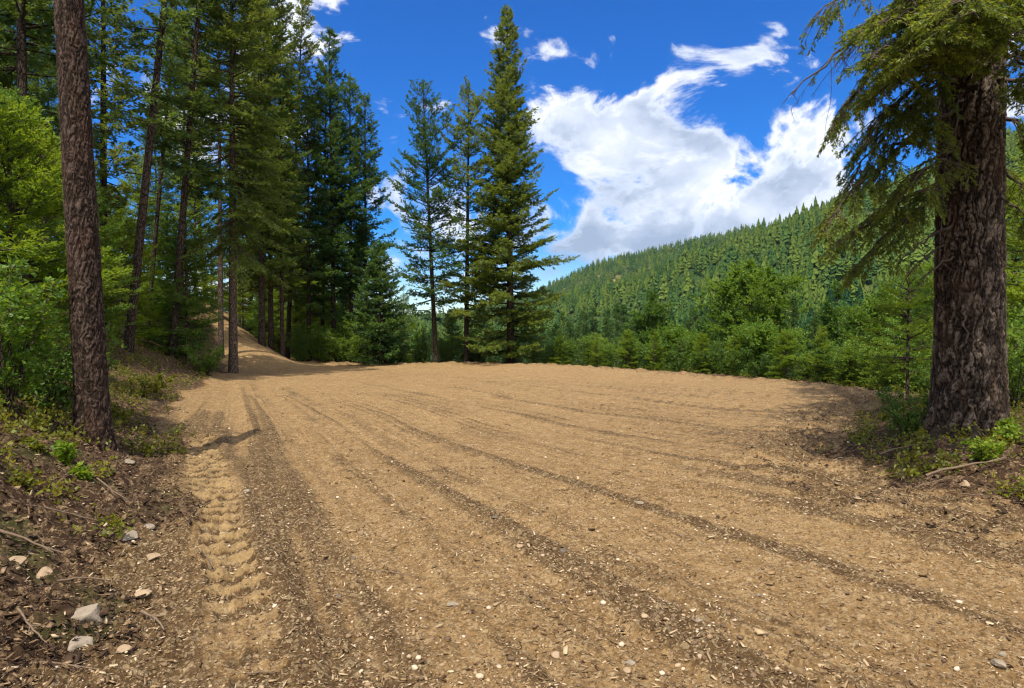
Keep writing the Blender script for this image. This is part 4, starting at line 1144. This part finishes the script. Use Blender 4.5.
# stones one can point to
def stone(seed, sx, sy, sz, mat):
    rng = np.random.default_rng(seed)
    v, f = IV.copy(), IF
    for _ in range(3):
        e = {}; vv = list(v); nf = []
        def mid(a_, b_):
            key = (min(a_, b_), max(a_, b_))
            if key not in e: e[key] = len(vv); vv.append((np.array(vv[a_]) + np.array(vv[b_])) / 2)
            return e[key]
        for t_ in f:
            a_, b_, c_ = map(int, t_); ab, bc, ca = mid(a_, b_), mid(b_, c_), mid(c_, a_)
            nf += [(a_, ab, ca), (b_, bc, ab), (c_, ca, bc), (ab, bc, ca)]
        v, f = norm(np.array(vv)), np.array(nf)
    for _ in range(11):                       # facets, as broken rock has
        nrm = norm(rng.normal(size=(1, 3)))[0]; off = rng.uniform(.55, .85)
        dd = v @ nrm - off; v = v - np.clip(dd, 0, None)[:, None] * nrm
    v = v * (1 + .05 * fbm(v[:, 0] * 3 + seed, v[:, 1] * 3 + v[:, 2] * 2, 3, seed))[:, None]
    b = Buf(); b.add(v * np.array([sx, sy, sz]), f)
    return b.mesh('stone', [mat], False)
def gpt(px, py):
    """ground point under a pixel, by marching down the ray"""
    ds = np.geomspace(2.4, 60, 900); x = (px - 512) / F * ds; zr = CAM_Z + (HOR - py) / F * ds
    g = ground_coarse(x, ds); i = int(np.argmax(zr < g))
    return x[i], ds[i]
STONES = [(83, 618, 34, .8, 0, 'large pale angular rock on the litter at the lower left'), (78, 650, 26, .5, 0, 'flat pale rock just below the large angular rock'),
          (12, 566, 17, .6, 1, 'rounded tan stone at the left edge'), (42, 573, 20, .6, 1, 'tan stone right of the stone at the left edge'), (44, 588, 9, .7, 0, 'small white stone below the tan stone'),
          (126, 538, 22, .4, 0, 'flat pale stone in the litter beside the crawler print'), (106, 539, 9, .6, 0, 'small pale stone left of the flat pale stone'), (146, 528, 13, .5, 0, 'light slab of stone above the flat pale stone'),
          (150, 561, 13, .5, 1, 'tan flat stone below the flat pale stone'), (127, 464, 12, .6, 0, 'greyish stone at the foot of the near pine trunk'),
          (120, 662, 14, .6, 1, 'brown stone near the bottom left'), (141, 600, 15, .5, 1, 'tan stone midway between large rock and crawler print'),
          (495, 521, 8, .5, 2, 'small dark flat stone alone in the graded soil'), (453, 605, 11, .4, 0, 'flat pale stone near the bottom centre'), (563, 557, 8, .7, 2, 'dark clod shaped stone right of centre'),
          (632, 664, 11, .5, 0, 'white flat stone at the bottom, right of centre'), (628, 674, 8, .6, 1, 'tan stone touching the white flat stone'), (700, 628, 8, .6, 0, 'pale stone low in the right half'),
          (1004, 672, 13, .6, 0, 'white stone in the lower right corner'), (967, 490, 9, .8, 1, 'reddish tan stone below the big trunk'), (1007, 660, 7, .7, 0, 'small white stone above the lower right corner stone'),
          (246, 493, 7, .5, 0, 'small pale stone right of the crawler print'), (557, 662, 9, .7, 1, 'round tan stone at the bottom centre'), (337, 595, 6, .6, 2, 'small dark stone in the left wheel rut'), (640, 508, 7, .5, 0, 'pale chip of stone in the middle right of the soil'),
          (520, 549, 7, .5, 1, 'little tan stone below the dark flat stone'), (760, 596, 6, .6, 0, 'tiny white stone in the right half'), (352, 561, 6, .6, 2, 'dark little stone beside the left rut')]
for i, (px, py, w, fl, m, lab) in enumerate(STONES):
    x, y = gpt(px, py); s = w / F * y * .62
    zz = surf(np.array([x]), np.array([y]))[0][0]
    o = link('stone', stone(1000 + i, s, s * .8, s * fl * .85, (M_ROCK, M_ROCK_TAN, M_ROCK_DARK)[m]), None, (x, y, zz + s * fl * .28), i * 1.7)
    tag(o, lab, 'stone', 'loose stones')
# sticks
def stick(seed, L, r, bend=.12, forks=2):
    rng = np.random.default_rng(seed); b = Buf(); t = np.linspace(0, 1, 9); r = r * .68
    p = np.stack([(t - .5) * L, bend * L * np.sin(t * 3 + rng.random() * 3) * .5 + np.cumsum(rng.normal(0, .016, 9)) * L, .012 * L * np.sin(t * 5) + rng.normal(0, .006, 9) * L], 1); p[:, 2] -= p[:, 2].min() - r
    add_tube(b, p, r * (1.05 - .6 * t) * rng.uniform(.8, 1.2, 9), 6)
    for q in range(forks):
        i = int(rng.integers(3, 7)); d = np.array([.8, rng.choice([-1, 1]) * .7, .12]); L2 = L * rng.uniform(.12, .3)
        add_tube(b, [p[i], p[i] + d * L2 * .5, p[i] + d * L2 + np.array([0, .02 * L, 0])], [r * .5, r * .38, r * .2], 5)
    return b.mesh('stick', [M_STICK])
STICKS = [(60, 520, 60, .010, 40, 'long thin stick on the dark litter below the near pine trunk'), (22, 552, 70, .016, 12, 'thick grey stick near the left edge'), (110, 500, 42, .012, -10, 'short stick lying by the base of the near pine trunk'),
          (150, 628, 46, .014, -35, 'pale split stick in the litter beside the crawler print'), (92, 590, 60, .008, 30, 'thin stick behind the large pale rock'), (210, 568, 34, .006, -32, 'thin dark stick across the crawler print'),
          (392, 575, 46, .005, 5, 'thin curved twig lying in the left ruts'), (30, 640, 54, .009, -20, 'brown stick in front of the stones at the lower left'), (60, 672, 60, .010, 8, 'stick at the very bottom left'),
          (968, 476, 72, .022, 4, 'thick broken branch lying below the big trunk'), (915, 455, 66, .012, 14, 'long grey stick left of the big trunk'), (1010, 495, 40, .010, -40, 'pale bleached stick right below the big trunk'),
          (988, 505, 40, .008, -45, 'short pale stick next to the bleached stick'), (880, 436, 50, .012, 20, 'dark stick at the left end of the root bank'), (940, 492, 44, .008, 8, 'thin stick on the soil below the thick broken branch'),
          (470, 603, 26, .004, -4, 'tiny twig beside the flat pale stone'), (655, 618, 34, .004, 60, 'forked twig low in the right half'), (262, 676, 30, .006, 30, 'small stick at the bottom end of the crawler print')]
for i, (px, py, w, r, a, lab) in enumerate(STICKS):
    x, y = gpt(px, py); L = w / F * y
    xs = x + np.array([-.5, 0, .5]) * L; zs = surf(xs, np.full(3, y))[0]
    o = link('stick', stick(1100 + i, L * 1.1, r, .12, 2 if r < .015 else 1), None, (x, y, zs.max() * .6 + zs.mean() * .4))
    o.rotation_euler = (0, -math.atan2(zs[2] - zs[0], L), R(a))
    tag(o, lab, 'stick', 'fallen sticks')
HERBS = [(62, 462, .28, .30, 'bright leafy herb on the litter left of the near pine trunk'), (30, 452, .22, .3, 'low herb near the left edge of the litter'), (78, 478, .2, .22, 'small bright herb below the near pine trunk'),
         (988, 462, .42, .55, 'spreading bright herb at the foot of the big trunk'), (1006, 444, .4, .4, 'herb with upright stem right at the big trunk'), (905, 428, .3, .5, 'yellowish low herb left of the big trunk'),
         (890, 420, .22, .4, 'small yellowish herb farther left of the big trunk'), (120, 420, .3, .5, 'herb behind the near pine trunk on the bank'), (140, 396, .3, .6, 'pale herb on the bank between the left trunks'), (925, 415, .4, .4, 'taller green herb touching the left side of the big trunk')]
for i, (px, py, H, W_, lab) in enumerate(HERBS):
    x, y = gpt(px, py)
    H, W_ = H * .72, W_ * .8
    plant('herb', lab, 'plant', shrub(1200 + i, H, W_, 7, .06, .028, 46, M_YOUNG if i in (0, 2, 3, 4) else M_COVER, side=4), (x, y, gz(x, y) - .01), parts=('stem', 'foliage'))

# ------------------------------------------------------------------ camera, light, sky
cam = bpy.data.cameras.new('camera'); co = bpy.data.objects.new('camera', cam); COL.objects.link(co)
co.location = (0, 0, CAM_Z); co.rotation_euler = (R(90 - math.degrees(math.atan((344 - HOR) / F))), 0, 0)
cam.sensor_width = 36; cam.lens = F / 1024 * 36; cam.clip_start = .05; cam.clip_end = 30000
SC.camera = co

SUN_EL, SUN_TO = R(63), (-.28, -.96)
sl = bpy.data.lights.new('sun', 'SUN'); sl.energy = 4.2; sl.angle = R(.55); sl.color = (1, .93, .80)
so = bpy.data.objects.new('sun', sl); COL.objects.link(so); so.location = (0, -10, 60)
hx, hy = np.array(SUN_TO) / np.hypot(*SUN_TO)
sv = Vector((hx * math.cos(SUN_EL), hy * math.cos(SUN_EL), math.sin(SUN_EL)))
so.rotation_euler = sv.to_track_quat('Z', 'Y').to_euler()

w = bpy.data.worlds.new('World'); SC.world = w; w.use_nodes = True
W = NT('', w)
sky = W.n('ShaderNodeTexSky', sky_type='NISHITA', sun_disc=False)
sky.sun_elevation = SUN_EL; sky.sun_rotation = math.atan2(hx, hy); sky.altitude = 900; sky.air_density = 1.0; sky.dust_density = .25; sky.ozone_density = 3.0
hs = W.n('ShaderNodeHueSaturation'); hs.inputs['Saturation'].default_value = 1.75; hs.inputs['Value'].default_value = .92
hs.inputs['Hue'].default_value = .518
W.l(sky.outputs[0], hs.inputs['Color'])
tc = W.n('ShaderNodeTexCoord'); sx = W.n('ShaderNodeSeparateXYZ'); W.l(tc.outputs['Generated'], sx.inputs[0])
yy = W.math('MAXIMUM', sx.outputs[1], .05)
U = W.math('DIVIDE', sx.outputs[0], yy); V = W.math('DIVIDE', sx.outputs[2], yy)   # tangent-plane direction towards the valley
cv = W.n('ShaderNodeCombineXYZ'); W.l(U, cv.inputs[0]); W.l(W.math('MULTIPLY', V, 1.35), cv.inputs[1])
cvec = cv.outputs[0]
n1 = W.noise(W.mapping(cvec, (1, 1, 1), (0, 0, R(-24))), 6.2, 10, .60, .5)
def off(dx, dy):
    nd = W.n('ShaderNodeVectorMath', operation='ADD'); W.l(cvec, nd.inputs[0]); nd.inputs[1].default_value = (dx, dy, 0)
    return nd.outputs[0]
def blob(px, py, ax, ay, amp, rot=0.0):
    cx, cy = (px - 512) / F, (HOR - py) / F
    du = W.math('SUBTRACT', U, cx); dv = W.math('SUBTRACT', V, cy)
    c, s = math.cos(R(rot)), math.sin(R(rot))
    a = W.math('MULTIPLY', W.math('ADD', W.math('MULTIPLY', du, c), W.math('MULTIPLY', dv, s)), F / ax)
    b = W.math('MULTIPLY', W.math('SUBTRACT', W.math('MULTIPLY', dv, c), W.math('MULTIPLY', du, s)), F / ay)
    q = W.math('ADD', W.math('MULTIPLY', a, a), W.math('MULTIPLY', b, b))
    return W.math('MULTIPLY', W.math('EXPONENT', W.math('MULTIPLY', q, -1.0)), amp)
bias = None
for bl in [(610, 215, 110, 62, .48), (720, 205, 120, 62, .42, 12), (655, 108, 95, 30, .42, 18), (600, 150, 80, 60, .26), (585, 120, 40, 42, .25), (745, 140, 80, 22, .22, 25), (790, 215, 70, 40, .30),
           (830, 135, 40, 20, .20, 20), (742, 66, 26, 10, .27, 35), (782, 28, 26, 12, .27), (612, 40, 10, 7, .22), (765, 185, 95, 55, .30, 20), (748, 178, 46, 11, -.32, 15),
           (312, 16, 58, 36, .55), (285, 52, 34, 20, .28, 30), (450, 200, 80, 75, .24), (350, 265, 90, 60, .17), (130, 110, 110, 90, .16), (260, 150, 60, 90, .18), (180, 20, 60, 40, .12),
           (900, 60, 60, 60, .10), (990, 100, 60, 60, .15), (500, 290, 300, 40, .18), (690, 20, 200, 36, -.16), (440, 40, 90, 50, -.2)]:
    v = blob(*bl); bias = v if bias is None else W.math('ADD', bias, v)
dens = W.math('ADD', W.math('MULTIPLY_ADD', W.math('SUBTRACT', n1, .5), 3.3, .27), bias)
n_hi = W.noise(W.mapping(cvec, (1, 1, 1), (0, 0, R(-24))), 26, 6, .6, .2)
dens = W.math('ADD', dens, W.math('MULTIPLY', W.math('SUBTRACT', n_hi, .5), .34))
mask = W.smooth(dens, .50, .86)
# light and dark sides of the heaps
na = W.noise(off(-.010, .035), 7.0, 6, .55, .3); nb_ = W.noise(off(.012, -.04), 7.0, 6, .55, .3)
rel = W.math('ADD', W.math('MULTIPLY', W.math('SUBTRACT', nb_, na), 1.25), .66)
deep = W.smooth(dens, .70, 1.05)
body = W.math('SUBTRACT', rel, W.math('MULTIPLY', deep, .30))
body = W.math('SUBTRACT', body, blob(590, 262, 100, 36, .58))
ccol = W.ramp(body, [(.08, (2.2, 2.7, 3.7)), (.42, (4.3, 4.7, 5.6)), (.70, (6.2, 6.25, 6.4))])
# bright white cloud added to the unseen sky behind the viewer, as front fill
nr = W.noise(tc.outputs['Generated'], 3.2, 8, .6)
rear_fill = W.math('MULTIPLY', W.smooth(nr, .37, .53), W.smooth(sx.outputs[1], .30, -.05))
rear_fill = W.math('MULTIPLY', rear_fill, W.smooth(sx.outputs[2], -.02, .12))
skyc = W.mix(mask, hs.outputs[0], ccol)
skyc = W.mix(rear_fill, skyc, W.ramp(nr, [(.45, (8., 8., 8.1)), (.65, (13., 12.4, 11.4))]))
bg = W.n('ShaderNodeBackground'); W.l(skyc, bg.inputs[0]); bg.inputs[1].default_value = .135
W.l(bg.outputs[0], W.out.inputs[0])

# thin mountain air
hz = NT('thin air'); pv = hz.n('ShaderNodeVolumePrincipled'); pv.inputs['Density'].default_value = 3.4e-5; pv.inputs['Color'].default_value = (.55, .78, 1, 1); pv.inputs['Anisotropy'].default_value = .2
hz.l(pv.outputs[0], hz.out.inputs['Volume'])
b = Buf(); b.add((BOX + np.array([0, 0, 0])) * np.array([20000, 20000, 1000]) + np.array([0, 0, 440]), BOXF)
tag(link('haze', b.mesh('haze', [hz.m], False)), 'thin blue air between the clearing and the far ridge', 'haze', None, 'stuff')

SC.view_settings.view_transform = 'Standard'; SC.view_settings.look = 'None'; SC.view_settings.gamma = 1.0; SC.view_settings.use_curve_mapping = False
SC.view_settings.exposure = 0.52
SC.render.engine = 'CYCLES'
cy = SC.cycles
cy.max_bounces = 5; cy.diffuse_bounces = 3; cy.glossy_bounces = 2; cy.transmission_bounces = 4; cy.transparent_max_bounces = 4; cy.volume_bounces = 0
cy.caustics_reflective = False; cy.caustics_refractive = False
cy.use_denoising = True; cy.denoiser = 'OPENIMAGEDENOISE'; cy.denoising_input_passes = 'RGB_ALBEDO_NORMAL'; cy.denoising_prefilter = 'ACCURATE'
cy.use_adaptive_sampling = True; cy.adaptive_threshold = .015
cy.filter_width = 1.2
